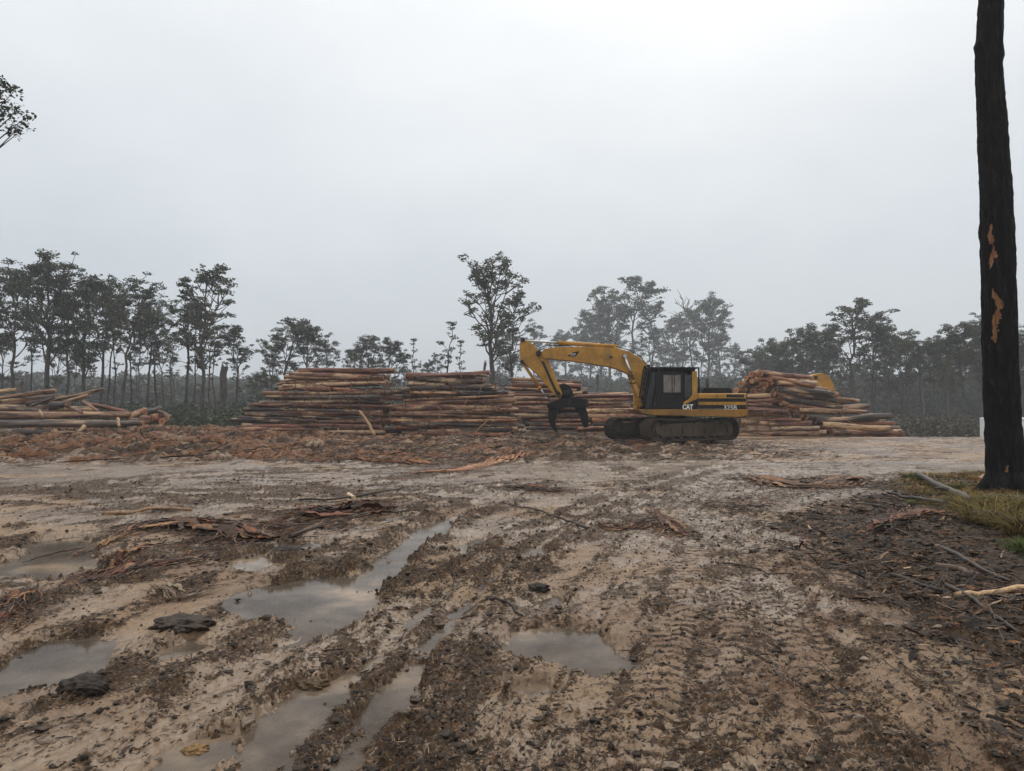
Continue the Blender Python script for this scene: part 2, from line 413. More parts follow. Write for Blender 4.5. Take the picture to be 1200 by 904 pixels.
def GZ(x, y):                                  # height of the built sheet, read back from its own grid
    a = math.degrees(math.atan2(x, y)); r = math.hypot(x, y)
    ang, rr, Z = GRID['a'], GRID['r'], GRID['z']
    i = int(np.clip(np.searchsorted(rr, r) - 1, 0, len(rr) - 2)); j = int(np.clip(np.searchsorted(ang, a) - 1, 0, len(ang) - 2))
    u = min(1, max(0, (r - rr[i]) / (rr[i + 1] - rr[i]))); v = min(1, max(0, (a - ang[j]) / (ang[j + 1] - ang[j])))
    return float((Z[i, j] * (1 - v) + Z[i, j + 1] * v) * (1 - u) + (Z[i + 1, j] * (1 - v) + Z[i + 1, j + 1] * v) * u)

def build_ground():
    fine = np.arange(-44.5, 44.5, .085); out = np.concatenate([np.arange(44.5, 180, 4), np.arange(-180, -44.5, 4)])
    ang = np.radians(np.concatenate([fine, out])); na = len(ang)
    rr = [.25, .6, 1.0, 1.4, 1.8, 2.2, 2.5]
    while rr[-1] < 400:
        r = rr[-1]; k = .0036 if r < 9 else (.005 if r < 48 else .03)
        rr.append(r * (1 + k))
    rr = np.array(rr); nr = len(rr)
    A, Rr = np.meshgrid(ang, rr); x = (Rr * np.sin(A)).ravel(); y = (Rr * np.cos(A)).ravel()
    z, dark, orange, wet, pale, grass, lit, bank = ground(x, y, True)
    V = np.stack([x, y, z], 1)
    ad = np.degrees(ang); so_ = np.argsort(ad); GRID.update(a=ad[so_], r=rr, z=z.reshape(nr, na)[:, so_])
    i = np.arange(nr - 1)[:, None] * na; j = np.arange(na)[None, :]; j2 = (j + 1) % na
    Q = np.stack([i + j, i + j2, i + na + j2, i + na + j], -1).reshape(-1, 4)
    m, nt, b = newmat('churned_mud')
    a1 = N(nt, 'ShaderNodeAttribute', attribute_name='maska'); a2 = N(nt, 'ShaderNodeAttribute', attribute_name='maskb')
    s1 = N(nt, 'ShaderNodeSeparateColor'); L(nt, a1.outputs['Color'], s1.inputs[0]); s2 = N(nt, 'ShaderNodeSeparateColor'); L(nt, a2.outputs['Color'], s2.inputs[0])
    dk, og, wt = s1.outputs; pl_, gr, lt = s2.outputs
    co = objco(nt)
    nA = noise(nt, co, 2.0, 8, .65); nB = noise(nt, co, 22, 6, .7); nC = noise(nt, co, 90, 4, .7); nD = noise(nt, co, 7, 6, .7)
    nS = noise(nt, co, 34, 6, .78); nT = noise(nt, co, 110, 4, .7)
    def rot(a, sc):
        mp = N(nt, 'ShaderNodeMapping'); mp.inputs['Rotation'].default_value = (0, 0, R(a)); L(nt, co, mp.inputs[0])
        return noise(nt, mp.outputs[0], 1.0, 8, .68, sc)
    nF = math_(nt, 'ADD', math_(nt, 'MULTIPLY', rot(-50, (1.0, 4.5, 1)), .6), math_(nt, 'MULTIPLY', rot(-105, (1.2, 5, 1)), .4))
    c = ramp(nt, nA, [(.3, (.165, .098, .054)), (.5, (.26, .165, .093)), (.7, (.37, .25, .15))])
    c = mix(nt, ramp(nt, noise(nt, co, .9, 6, .7), [(.45, (0, 0, 0)), (.62, (.75, .75, .75))]), c, (.17, .088, .045))
    c = mix(nt, math_(nt, 'MULTIPLY', pl_, .5), c, (.36, .245, .145))
    c = mix(nt, .8, c, ramp(nt, nB, [(.3, (.55, .52, .5)), (.5, (1, 1, 1)), (.7, (1.25, 1.22, 1.2))]), 'MULTIPLY')
    c = mix(nt, math_(nt, 'MULTIPLY', wt, .55), c, (.165, .118, .078))
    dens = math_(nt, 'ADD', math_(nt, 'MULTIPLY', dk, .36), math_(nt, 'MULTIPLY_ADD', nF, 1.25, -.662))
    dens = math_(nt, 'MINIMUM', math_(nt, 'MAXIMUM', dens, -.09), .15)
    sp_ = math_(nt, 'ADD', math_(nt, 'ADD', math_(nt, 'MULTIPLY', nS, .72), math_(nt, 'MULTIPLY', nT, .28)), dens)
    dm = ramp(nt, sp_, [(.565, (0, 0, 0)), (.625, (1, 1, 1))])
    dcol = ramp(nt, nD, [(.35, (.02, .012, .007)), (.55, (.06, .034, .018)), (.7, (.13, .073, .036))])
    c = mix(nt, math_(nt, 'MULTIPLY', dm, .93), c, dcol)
    om = ramp(nt, math_(nt, 'ADD', og, math_(nt, 'MULTIPLY_ADD', nD, 1.6, -.9)), [(.2, (0, 0, 0)), (.55, (.9, .9, .9))])
    ocol = ramp(nt, nS, [(.38, (.06, .025, .012)), (.5, (.2, .078, .03)), (.62, (.4, .19, .08))])
    c = mix(nt, om, c, ocol)
    c = mix(nt, math_(nt, 'MULTIPLY', gr, .85), c, ramp(nt, nB, [(.3, (.06, .042, .015)), (.7, (.17, .125, .045))]))
    L(nt, c, b.inputs['Base Color'])
    L(nt, math_(nt, 'MULTIPLY_ADD', dm, -.33, .48), b.inputs['Specular IOR Level'])
    rr_ = ramp(nt, math_(nt, 'ADD', wt, math_(nt, 'MULTIPLY_ADD', nD, .9, -.45)), [(.1, (.6,) * 3), (.4, (.34,) * 3), (.75, (.13,) * 3)])
    rr2 = mix(nt, math_(nt, 'MAXIMUM', dm, om), rr_, (.68, .68, .68)); L(nt, rr2, b.inputs['Roughness'])
    h = math_(nt, 'ADD', math_(nt, 'MULTIPLY_ADD', nS, 1.3, math_(nt, 'MULTIPLY', dm, .25)), math_(nt, 'ADD', math_(nt, 'MULTIPLY', nC, .35), math_(nt, 'MULTIPLY', nD, 1.2)))
    bn = N(nt, 'ShaderNodeBump'); bn.inputs['Distance'].default_value = .03
    L(nt, math_(nt, 'MULTIPLY_ADD', wt, -.48, .75), bn.inputs['Strength'])
    L(nt, h, bn.inputs['Height']); L(nt, bn.outputs[0], b.inputs['Normal'])
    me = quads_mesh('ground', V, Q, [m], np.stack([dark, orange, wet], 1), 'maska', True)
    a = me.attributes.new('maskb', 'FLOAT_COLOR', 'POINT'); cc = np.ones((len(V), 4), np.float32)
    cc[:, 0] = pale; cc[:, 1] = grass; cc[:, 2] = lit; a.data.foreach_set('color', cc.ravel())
    o = link(bpy.data.objects.new('ground', me)); tag(o, 'churned wet mud of the log landing with ruts and tyre tracks', kind='structure')
    # water sheet (shows where the mud dips under it)
    m, nt, b = newmat('muddy_water'); co = objco(nt)
    n = noise(nt, co, .9, 5, .6)
    L(nt, ramp(nt, n, [(.35, (.10, .082, .066)), (.52, (.17, .132, .098)), (.66, (.36, .25, .155))]), b.inputs['Base Color'])
    tr = N(nt, 'ShaderNodeBsdfTransparent'); ms = N(nt, 'ShaderNodeMixShader'); tr.inputs[0].default_value = (.75, .66, .55, 1)
    fr = N(nt, 'ShaderNodeFresnel'); fr.inputs['IOR'].default_value = 1.33
    L(nt, math_(nt, 'MULTIPLY', math_(nt, 'SUBTRACT', 1.0, fr.outputs[0]), ramp(nt, n, [(.4, (.6,) * 3), (.65, (.15,) * 3)])), ms.inputs[0])
    L(nt, b.outputs[0], ms.inputs[1]); L(nt, tr.outputs[0], ms.inputs[2]); L(nt, ms.outputs[0], nt.nodes['Material Output'].inputs[0])
    b.inputs['Roughness'].default_value = .05; b.inputs['IOR'].default_value = 1.33
    bump(nt, b, noise(nt, co, 14, 4, .6, (1, 1.6, 1)), .16, .008)
    xs = np.linspace(-16, 14, 31); ys = np.linspace(.8, 24, 25); X, Y = np.meshgrid(xs, ys)
    V = np.stack([X.ravel(), Y.ravel(), np.full(X.size, WATER)], 1); nx = len(xs)
    ii, jj = np.meshgrid(np.arange(nx - 1), np.arange(len(ys) - 1)); q = (jj * nx + ii).ravel()
    o = link(bpy.data.objects.new('water', quads_mesh('water', V, np.stack([q, q + 1, q + nx + 1, q + nx], 1), [m])))
    tag(o, 'still brown rain water lying in the ruts', kind='structure')
build_ground()

# ------------------------------------------------------------------ scattered litter (stuff)
def strips(name, x, y, ln, wd, yaw, tint, lift, pitch_s, label, mat, curl=.2, thick=None):
    n = len(x); z = ground(x, y); pt = rng.normal(0, pitch_s, n)
    t = np.linspace(-.5, .5, 4); V = np.zeros((n, 8, 3)); cy, sy = np.cos(yaw), np.sin(yaw)
    bend = rng.normal(0, curl, n); roll = rng.normal(0, .5, n)
    for i, tt in enumerate(t):
        for j, s in enumerate((-1, 1)):
            w = wd * (1 - 1.2 * tt * tt) * .5 * s; l = ln * tt
            off = bend * ln * (tt * tt - .1)
            V[:, i * 2 + j, 0] = x + cy * l - sy * (w + off)
            V[:, i * 2 + j, 1] = y + sy * l + cy * (w + off)
            V[:, i * 2 + j, 2] = z + lift + np.abs(pt) * ln * (tt + .5) + w * roll + .3 * abs(bend) * ln * (.25 - tt * tt)
    base = (np.arange(n) * 8)[:, None]
    Q = np.concatenate([base + np.array([k * 2, k * 2 + 1, k * 2 + 3, k * 2 + 2]) for k in range(3)], 0)
    o = link(bpy.data.objects.new(name, quads_mesh(name, V.reshape(-1, 3), Q, [mat], np.repeat(tint, 8, 0))))
    return tag(o, label, kind='stuff')
def tints(n, pal, w):
    p = np.array(pal)[rng.choice(len(pal), n, p=np.array(w) / sum(w))]
    return p * rng.uniform(.6, 1.4, (n, 1))
BRN = [(.02, .015, .012), (.045, .03, .022), (.09, .05, .03), (.17, .075, .03), (.3, .19, .11)]
# right-hand litter bed
n = 60000; x = rng.uniform(1.5, 16, n); y = rng.uniform(3, 19, n)
k = (poly_sd(x, y, LIT) + .5 * fbm(x * .8, y * .8, 3, 3) < .1 + rng.exponential(.12, n)) & (np.abs(x) < y * .85 + 1); x = x[k]; y = y[k]; n = len(x)
strips('leaf_litter', x, y, rng.uniform(.04, .15, n), rng.uniform(.008, .028, n), rng.uniform(0, 6.28, n), tints(n, BRN, [4, 4, 2.5, 1, .6]), .006, .18,
       'dark wet bed of fallen gum leaves and bark flakes beside the burnt trunk', M['debris'])
n = 2600; x = rng.uniform(1.5, 14, n); y = rng.uniform(3, 18, n); k = poly_sd(x, y, LIT) < .2; x = x[k]; y = y[k]; n = len(x)
strips('dry_twigs', x, y, rng.uniform(.2, .75, n), rng.uniform(.004, .011, n), rng.uniform(0, 3.14, n), tints(n, [(.03, .024, .02), (.08, .06, .045), (.15, .11, .08)], [3, 3, 1]), .015, .06,
       'thin dry twigs strewn through the dark litter bed', M['debris'], curl=.12)
# sparse twig crumbs over the yard
n = 60000; r = rng.uniform(1.1, 3.4, n); r = np.exp(r); a = rng.uniform(-.72, .72, n); x = r * np.sin(a); y = r * np.cos(a)
z, dk, og, wt, pl_, gr, lt, bk = ground(x, y, True)
k = rng.uniform(0, 1, n) < (.12 + .9 * dk + .3 * (x > 2.5)); k &= z > WATER; x = x[k]; y = y[k]; n = len(x)
strips('twig_crumbs', x, y, rng.lognormal(math.log(.035), .5, n) * (1 + .05 * y), rng.uniform(.002, .006, n) * (1 + .08 * y), rng.normal(.9, .8, n), tints(n, BRN, [5, 4, 2, .6, .5]), .004, .1,
       'small twigs and bark crumbs trodden into the mud', M['debris'])
# bank debris
n = 130000; x = rng.uniform(-32, 13, n); y = rng.uniform(19.5, 44, n)
z, dk, og, wt, pl_, gr, lt, bk = ground(x, y, True)
k = (rng.uniform(0, 1, n) < bk * .9 + np.clip(og, 0, 1) * .5) & (np.abs(x) < y * .8); x = x[k]; y = y[k]; og = og[k]; n = len(x)
t1 = tints(n, BRN, [8, 5, 2, .5, .2]); t2 = tints(n, BRN[:3] + [(.21, .08, .03), (.42, .22, .1)], [1.5, 3, 3, 4, .6]); sel = (og > rng.uniform(0, 1.2, n))[:, None]
strips('bark_debris', x, y, rng.lognormal(math.log(.12), .6, n) * np.where(rng.uniform(0, 1, n) < .04, 4, 1), rng.uniform(.008, .03, n), rng.uniform(-1.6, 1.6, n), np.where(sel, t2, t1), .008, .16,
       'shredded orange and black bark debris spread before the log piles', M['debris'])
MATS = [([(150, 624), (210, 614), (270, 622), (330, 628)], .5, 2500), ([(350, 605), (400, 602), (450, 592)], .6, 2500), ([(88, 690), (150, 666), (240, 657)], .25, 700), ([(880, 560), (910, 566), (950, 572), (1000, 560)], .8, 2500),
        ([(590, 572), (655, 578)], .4, 900), ([(700, 620), (770, 612), (805, 632)], .3, 900), ([(480, 556), (590, 540), (610, 536)], .7, 2500), ([(400, 540), (450, 542), (520, 545)], .6, 2500), ([(250, 640), (300, 620), (420, 612)], .6, 2200),
        ([(1015, 632), (1050, 615), (1110, 612)], .4, 1200), ([(-20, 745), (32, 690)], .25, 500), ([(830, 590), (870, 600), (940, 575)], .5, 1200)]
X_ = []; Y_ = []; YW = []
for pl, w_, n in MATS:
    P0 = [gpt(*p) for p in pl]
    for _ in range(n):
        i = rng.integers(0, len(P0) - 1); t = rng.uniform(); a, b_ = P0[i], P0[i + 1]
        X_.append(a[0] + (b_[0] - a[0]) * t + rng.normal(0, w_ * .6)); Y_.append(a[1] + (b_[1] - a[1]) * t + rng.normal(0, w_ * .6)); YW.append(math.atan2(b_[1] - a[1], b_[0] - a[0]) + rng.normal(0, .6))
X_ = np.array(X_); Y_ = np.array(Y_); n = len(X_)
strips('shredded_bark', X_, Y_, rng.lognormal(math.log(.11), .5, n), rng.uniform(.004, .014, n), np.array(YW), tints(n, BRN, [3, 3, 3, 2.2, .5]), .006, .12,
       'shredded bark fibres lying round the torn bark strips in the yard', M['debris'])
# clods
def clods():
    bm = bmesh.new(); bmesh.ops.create_icosphere(bm, subdivisions=1, radius=1); bv = np.array([v.co[:] for v in bm.verts]); bf = np.array([[v.index for v in f.verts] for f in bm.faces]); bm.free()
    n = 110000; r = np.exp(rng.uniform(math.log(2.8), math.log(17), n)); a = rng.uniform(-.7, .7, n); x = r * np.sin(a); y = r * np.cos(a)
    z, dk, og, wt, pl_, gr, lt, bk = ground(x, y, True)
    k = (rng.uniform(0, 1, n) < .04 + .6 * dk) & (z > WATER - .01); x = x[k]; y = y[k]; z = z[k]; dk = dk[k]; n = len(x)
    s = rng.lognormal(math.log(.0048), .55, n) * (1 + .08 * y); s = np.minimum(s, .03)
    V = bv[None] * (s[:, None, None] * rng.uniform(.5, 1.5, (n, 1, 3)) * (1, 1, .7)) * rng.uniform(.55, 1.4, (n, len(bv), 1))
    V[..., 0] += x[:, None]; V[..., 1] += y[:, None]; V[..., 2] += (z + s * .15)[:, None]
    Q = (bf[None] + (np.arange(n) * len(bv))[:, None, None]).reshape(-1, 3)
    t = np.where((rng.uniform(0, 1, n) < .35 + dk)[:, None], tints(n, [(.05, .036, .026), (.035, .026, .02), (.09, .065, .045)], [2, 2, 1]), tints(n, [(.16, .12, .085), (.2, .15, .11)], [1, 1]))
    o = link(bpy.data.objects.new('mud_clods', quads_mesh('mud_clods', V.reshape(-1, 3), Q, [M['debris']], np.repeat(t, len(bv), 0))))
    tag(o, 'loose clods of wet mud thrown up beside the ruts', kind='stuff')
clods()

# ------------------------------------------------------------------ logs
LOGV = []
def log_mesh(seed, stub=False):
    r_ = random.Random(seed); nr, ns = 18, 14; V = []; Fc = []; mi = []
    ph = [r_.uniform(0, 6.28) for _ in range(4)]; am = [r_.uniform(.05, .25) if seed < 102 else r_.uniform(.2, 1.0) for _ in range(2)]; tp = r_.uniform(.6, .95)
    kn = [(r_.uniform(.1, .9), r_.uniform(0, 6.28)) for _ in range(3)]
    for i in range(nr):
        t = i / (nr - 1); rad = .5 * (1 + (tp - 1) * t) * (1 + .05 * math.sin(t * 11 + ph[2]))
        cy = am[0] * math.sin(t * 3.1 + ph[0]) * .5; cz = am[1] * math.sin(t * 2.6 + ph[1]) * .35
        cy -= am[0] * math.sin(ph[0]) * .5; cz -= am[1] * math.sin(ph[1]) * .35
        for k in range(ns):
            an = 6.2832 * k / ns
            rr = rad * (1 + .07 * math.sin(2 * an + ph[2] + t * 2) + .04 * math.sin(3 * an + ph[3] - t * 5) + r_.uniform(-.05, .05))
            for kt, ka in kn:
                dd = ((t - kt) / .05) ** 2 + (math.sin((an - ka) / 2) * 2 / .5) ** 2
                if dd < 4: rr += .12 * math.exp(-dd)
            ex = (-.01 if i == 0 else (.01 if i == nr - 1 else 0)) * math.cos(an + ph[0])
            V.append((t - .5 + ex * .3, cy + rr * math.cos(an), cz + rr * math.sin(an)))
    for i in range(nr - 1):
        for k in range(ns):
            Fc.append([i * ns + k, i * ns + (k + 1) % ns, (i + 1) * ns + (k + 1) % ns, (i + 1) * ns + k]); mi.append(0)
    Fc.append([k for k in range(ns)][::-1]); mi.append(1); Fc.append([(nr - 1) * ns + k for k in range(ns)]); mi.append(1)
    me = bpy.data.meshes.new('log'); me.from_pydata(V, [], Fc)
    me.polygons.foreach_set('material_index', mi); me.polygons.foreach_set('use_smooth', [m_ == 0 for m_ in mi])
    me.materials.append(M['log']); me.materials.append(M['logend'])
    # coordinates for the streaks are the log's own, so scale is baked: keep unit mesh and real sizes in meshes by bucket
    return me
def sized(me, ln, dia):
    c = me.copy(); n = len(c.vertices); a = np.zeros(n * 3, np.float32); c.vertices.foreach_get('co', a)
    a = a.reshape(-1, 3) * (ln, dia, dia); c.vertices.foreach_set('co', a.ravel()); c.update(); return c
BASE = [log_mesh(100 + i) for i in range(7)]
BUCK = {}
LENS = [1.2, 2.0, 3.0, 4.0, 5.0, 6.0, 7.0, 8.0]; DIA = [.18, .24, .3, .38]
def log_data(ln, dia, v):
    l = min(LENS, key=lambda q: abs(q - ln)); d_ = min(DIA, key=lambda q: abs(q - dia)); k = (l, d_, v)
    if k not in BUCK: BUCK[k] = sized(BASE[v], l, d_)
    return BUCK[k], l, d_
TONES = [('reddish brown', (.19, .068, .036)), ('dark wet', (.045, .026, .019)), ('tan brown', (.29, .15, .078)), ('grey brown', (.13, .088, .066)),
         ('rusty orange', (.31, .115, .048)), ('pale stripped', (.52, .33, .18))]
TW = [7, 5, 3, 2.2, 3, 1.3]
ORD = 'lowest second third fourth fifth sixth seventh eighth ninth tenth eleventh twelfth thirteenth fourteenth fifteenth sixteenth seventeenth eighteenth nineteenth twentieth'.split()
ORDN = 'first second third fourth fifth sixth seventh eighth ninth tenth eleventh twelfth thirteenth fourteenth fifteenth sixteenth seventeenth eighteenth nineteenth twentieth'.split()
lr = random.Random(5); USED = {}; NLOG = 0
def add_log(p, ln, dia, yaw, tilt, label, group, tone=None, v=None, roll=None):
    """p is the middle of the log"""
    global NLOG; NLOG += 1
    me, l, d_ = log_data(ln, dia, (lr.randrange(7) if v is None else v) if ln > 2.4 else lr.randrange(2))
    o = bpy.data.objects.new('log', me); o.location = p
    o.rotation_euler = (lr.uniform(0, 6.28) if roll is None else roll, tilt, yaw + (math.pi if lr.random() < .5 and roll is None else 0))
    if abs(o.rotation_euler[2] - yaw) > 1: o.rotation_euler[1] = -tilt
    o.scale = (ln / l, dia / d_, dia / d_)
    tn, tc = TONES[lr.choices(range(6), TW)[0]] if tone is None else TONES[tone]
    j = lr.uniform(.8, 1.2); o.color = (tc[0] * j, tc[1] * j, tc[2] * j, 1)
    lab = f'{tn} log, {label}'; c = USED.get(lab, 0); USED[lab] = c + 1
    if c: lab = f'{tn} log, {label}, one of {ORDN[c + 1]}'.replace('one of second', 'upper twin')
    link(o); tag(o, lab, 'log', group); return o

def px_x(px, y): return (px - 600) / F * y
def stack(name, group, y0, ystep, xl, xr, n, ztop, ranks=2, split=.35, dia=None, yaw0=0.0, tones=None, topranks=3):
    """front courses; xl/xr: lists of pixel limits interpolated from the ground up"""
    h = ztop / n; z = GZ((px_x(xl[0], y0) + px_x(xr[0], y0)) / 2, y0) - .02
    for k in range(n):
        t = k / max(1, n - 1) * (len(xl) - 1); i = min(int(t), len(xl) - 2); f_ = t - i
        L_ = xl[i] * (1 - f_) + xl[i + 1] * f_; R_ = xr[i] * (1 - f_) + xr[i + 1] * f_
        for rk in range(ranks if k < n - 2 else topranks):
            y = y0 + ystep * k + rk * .34 + lr.uniform(-.07, .07)
            a = px_x(L_, y) + lr.uniform(-.45, .45) + .25 * rk; b_ = px_x(R_, y) + lr.uniform(-.6, .3) - .2 * rk
            zc = z + h * (k + .5) + (.5 * h if rk % 2 else 0) * .4 - .1 * (rk > 1)
            parts = [(a, b_)]
            if b_ - a > 7.6 or (lr.random() < split and b_ - a > 4.2):
                m_ = a + (b_ - a) * lr.uniform(.38, .62); parts = [(a, m_ - .06), (m_ + .06, b_)]
            for q, (s, e) in enumerate(parts):
                d_ = h * lr.choice([.8, .95, 1.05, 1.15, 1.3, 1.5]) * lr.uniform(.93, 1.07) if dia is None else dia * lr.uniform(.85, 1.15)
                w = '' if len(parts) == 1 else ('left half of ' if q == 0 else 'right half of ')
                course = ORDN[k] + ' course up' if k else 'bottom course'
                rn = ('front', 'second', 'third')[min(rk, 2)]
                add_log(((s + e) / 2, y + lr.uniform(-.05, .05), zc + lr.uniform(-.03, .03)), e - s, d_, yaw0 + lr.gauss(0, .03), lr.gauss(0, .02),
                        f'{w}{course}, {rn} rank, {name}', group, tone=None if tones is None else tones[lr.randrange(len(tones))])

stack('leftmost wide pile', 'logs of the leftmost wide pile', 35.3, .11, [268, 274, 284, 300, 312, 322, 330, 348], [449, 455, 460, 456, 460, 461, 462, 458], 17, 3.42, split=.25)
stack('middle pile', 'logs of the middle pile', 35.1, .11, [466, 465, 464, 471, 473, 474, 476, 478], [603, 612, 612, 610, 601, 590, 582, 574], 14, 3.15, split=.3)
add_log(at(549, 438, 36.6), 2.2, .24, .02, -.05, 'short, lying topmost on the middle pile', 'logs of the middle pile', 0)
stack('pile behind grapple', 'logs of the pile behind the grapple', 37.6, .1, [622, 618, 600, 590, 588], [758, 756, 752, 748, 745], 10, 2.25, split=.7)
stack('raised pile end', 'logs of the pile behind the grapple', 38.6, .08, [588, 590, 592], [690, 686, 680], 4, .8, ranks=2, split=.2)
for o in list(bpy.data.objects):
    if o.get('label', '').endswith('raised pile end'): o.location.z += 2.2
# right pile: front courses
stack('low front of right pile', 'logs of the right pile', 37.6, .12, [862, 858, 858, 856, 856], [968, 955, 925, 915, 912], 9, 2.3, split=.15, tones=[0, 2, 2, 3, 5, 1])
for i in range(6):
    z = .35 + .42 * i; add_log((px_x(467, 36.6) + lr.uniform(-.3, .3), 36.5 + .03 * i + lr.uniform(-.1, .1), z), 2.6, .4, lr.gauss(0, .12), 0, f'{ORD[i]} stubby piece up, wedged between leftmost wide pile and middle pile', 'logs of the middle pile')
# end-on heap on top
rows = [(458, [863, 872, 882, 892, 901]), (450.5, [868, 878, 888, 897]), (443.5, [873, 883, 893, 903]), (438, [880, 890])]
for r_i, (py, xs) in enumerate(rows):
    for c_i, px in enumerate(xs):
        for dp in range(2):
            st = at(px + lr.uniform(-1, 1), py + lr.uniform(-1, 1), 39.0 + lr.uniform(-.15, .25) + dp * 0)
            if dp: continue
            ya = R(34) + lr.gauss(0, .05); ln = lr.uniform(3.6, 4.6); ti = .03 + lr.gauss(0, .02)
            d_ = Vector((math.cos(ya) * math.cos(ti), math.sin(ya) * math.cos(ti), -math.sin(ti)))
            add_log(st + d_ * ln / 2, ln, lr.uniform(.34, .42), ya, ti, f'{ORDN[c_i]} from left in the {ORD[r_i]} row of cut ends topping right pile', 'logs of the right pile', lr.choice([4, 0, 4, 2]))
for i, (px, py) in enumerate([(910, 453), (916, 459), (911, 464), (920, 466), (915, 472), (924, 473), (930, 478), (920, 480)]):
    st = at(px, py, 38.25); ya = R(26) + lr.gauss(0, .04); d_ = Vector((math.cos(ya), math.sin(ya), -.05)).normalized()
    add_log(st + d_ * 1.9, 3.8, .34, ya, .05, f'{ORDN[i]} going down of cut ends stepped beside the slanting courses', 'logs of the right pile', lr.choice([4, 0, 2]))
# slanted courses down to the right
seg = [(444, 903, 958), (449, 905, 966), (453, 908, 984), (457.5, 909, 1006), (462, 906, 1008), (466.5, 915, 1005), (471, 918, 998), (476, 922, 1000), (480, 936, 1015), (484.5, 938, 1030), (489, 943, 1028), (493, 955, 1042), (497.5, 962, 1048), (502, 966, 1052), (507, 974, 1062)]
for i, (py, a, b_) in enumerate(seg):
    for rk in range(2 if i < 8 else 3):
        st = at(a + lr.uniform(-2, 2) + rk * 6, py + (rk == 1) * 1.5, 38.3 + rk * .38 - .02 * i)
        ya = R(14) + lr.gauss(0, .03); ti = (.085 if i < 8 else .045) + lr.gauss(0, .015) + (.03 if i < 4 else 0)
        if st.z < 1.0: ti = .015
        yd = st.y + (b_ - a) / F * 38 * math.sin(ya)
        ln = (px_x(b_, yd) - st.x) / math.cos(ya) * lr.uniform(.9, 1.05)
        d_ = Vector((math.cos(ya) * math.cos(ti), math.sin(ya) * math.cos(ti), -math.sin(ti)))
        if st.z - math.sin(ti) * ln < .1 + GZ(st.x + ln, st.y): ti = max(0, (st.z - .12) / ln * .5); d_ = Vector((math.cos(ya) * math.cos(ti), math.sin(ya) * math.cos(ti), -math.sin(ti)))
        tn = 1 if i == 11 and rk == 0 else None
        c = st + d_ * ln / 2
        add_log(c, ln, (.33 if i > 7 else .27) * lr.uniform(.85, 1.15), ya, ti, f'{ORDN[i]} slanting course from the top, {("outer", "inner", "rear")[rk]} rank, right pile', 'logs of the right pile', tn)
# interior support of the slanted part so nothing floats (short hidden logs)
for i in range(8):
    y = 39.2 + lr.uniform(-.2, .2); z = .2 + .28 * i
    add_log((px_x(932, y), y, z), 3.9 - .15 * i, .34, R(10), 0.0, f'{ORD[i]} course of the core inside the right pile', 'logs of the right pile')
# far-left pile: long straight logs + crooked slash
def span(p, q, dia, label, group, tone=None, v=None):
    p = Vector(p); q = Vector(q); d_ = q - p; ln = d_.length
    return add_log((p + q) / 2, ln, dia, math.atan2(d_.y, d_.x), -math.asin(d_.z / ln), label, group, tone, v, roll=lr.uniform(0, 6.28))
A = 'logs of the heap at the far-left edge'
span(at(-60, 487, 34), at(152, 487.5, 34.6), .36, 'upper long straight log of the low heap at the clearing edge', A, 2, 0)
span(at(-70, 497.5, 33.4), at(169, 496.5, 33.8), .37, 'lower long straight log of the low heap at the clearing edge', A, 3, 1)
span(at(-60, 507, 32.6), at(86, 504.5, 33), .27, 'dark bottom log in front of the low heap', A, 1, 2)
span(at(-60, 480, 35.2), at(110, 482, 35.4), .3, 'half hidden behind the two long straight ones', A, 0, 3)
span(at(-60, 497, 34.6), at(150, 499, 34.8), .3, 'buried under the long straight ones of the heap', A, 1, 3)
span(at(-60, 492, 35.3), at(120, 494, 35.5), .36, 'buried deep in the low heap beside slash', A, 1, 3)
cr = [((-30, 470, 35.5), (68, 460, 35.8), .24, 2), ((-20, 474, 35), (70, 462, 36.4), .2, 3), ((30, 474, 35.3), (122, 455.5, 36.5), .22, 1), ((50, 478, 35.2), (104, 464, 36), .2, 2),
      ((20, 481, 35.6), (66, 466, 35), .18, 1), ((0, 478, 35.2), (58, 482, 35), .2, 3), ((68, 472, 34.8), (96, 484, 34.3), .16, 3), ((98, 470, 35), (120, 486, 34.6), .17, 0),
      ((60, 476, 34.9), (80, 474, 34.5), .42, 1), ((-40, 464, 37), (20, 456, 37), .2, 5), ((105, 474, 36), (150, 483, 36.4), .24, 0), ((-20, 478, 36.5), (110, 476, 36.6), .34, 1), ((0, 474, 36.8), (80, 470, 36.9), .34, 0)]
for i, (p, q, dia, tn) in enumerate(cr):
    span(at(*p), at(*q), dia, f'crooked slash piece, {ORDN[i]} from the near end of the heap top', A, tn)
st = [((150, 489, 36), (172, 481, 36.6), .32), ((170, 483, 36), (188, 480, 36.8), .34), ((178, 490, 35.8), (200, 488, 36.4), .4), ((165, 492, 35.6), (186, 492, 36.2), .42), ((186, 482, 36), (201, 489, 35.8), .2), ((152, 494, 35.5), (170, 494, 36), .36), ((190, 494, 35.6), (199, 493, 36.2), .36)]
for i, (p, q, dia) in enumerate(st):
    span(at(*p), at(*q), dia, f'butt offcut, {ORDN[i]} in the small stump heap beside the straight logs', 'offcuts of the small stump heap', [2, 1, 4, 0, 2, 3, 0][i])
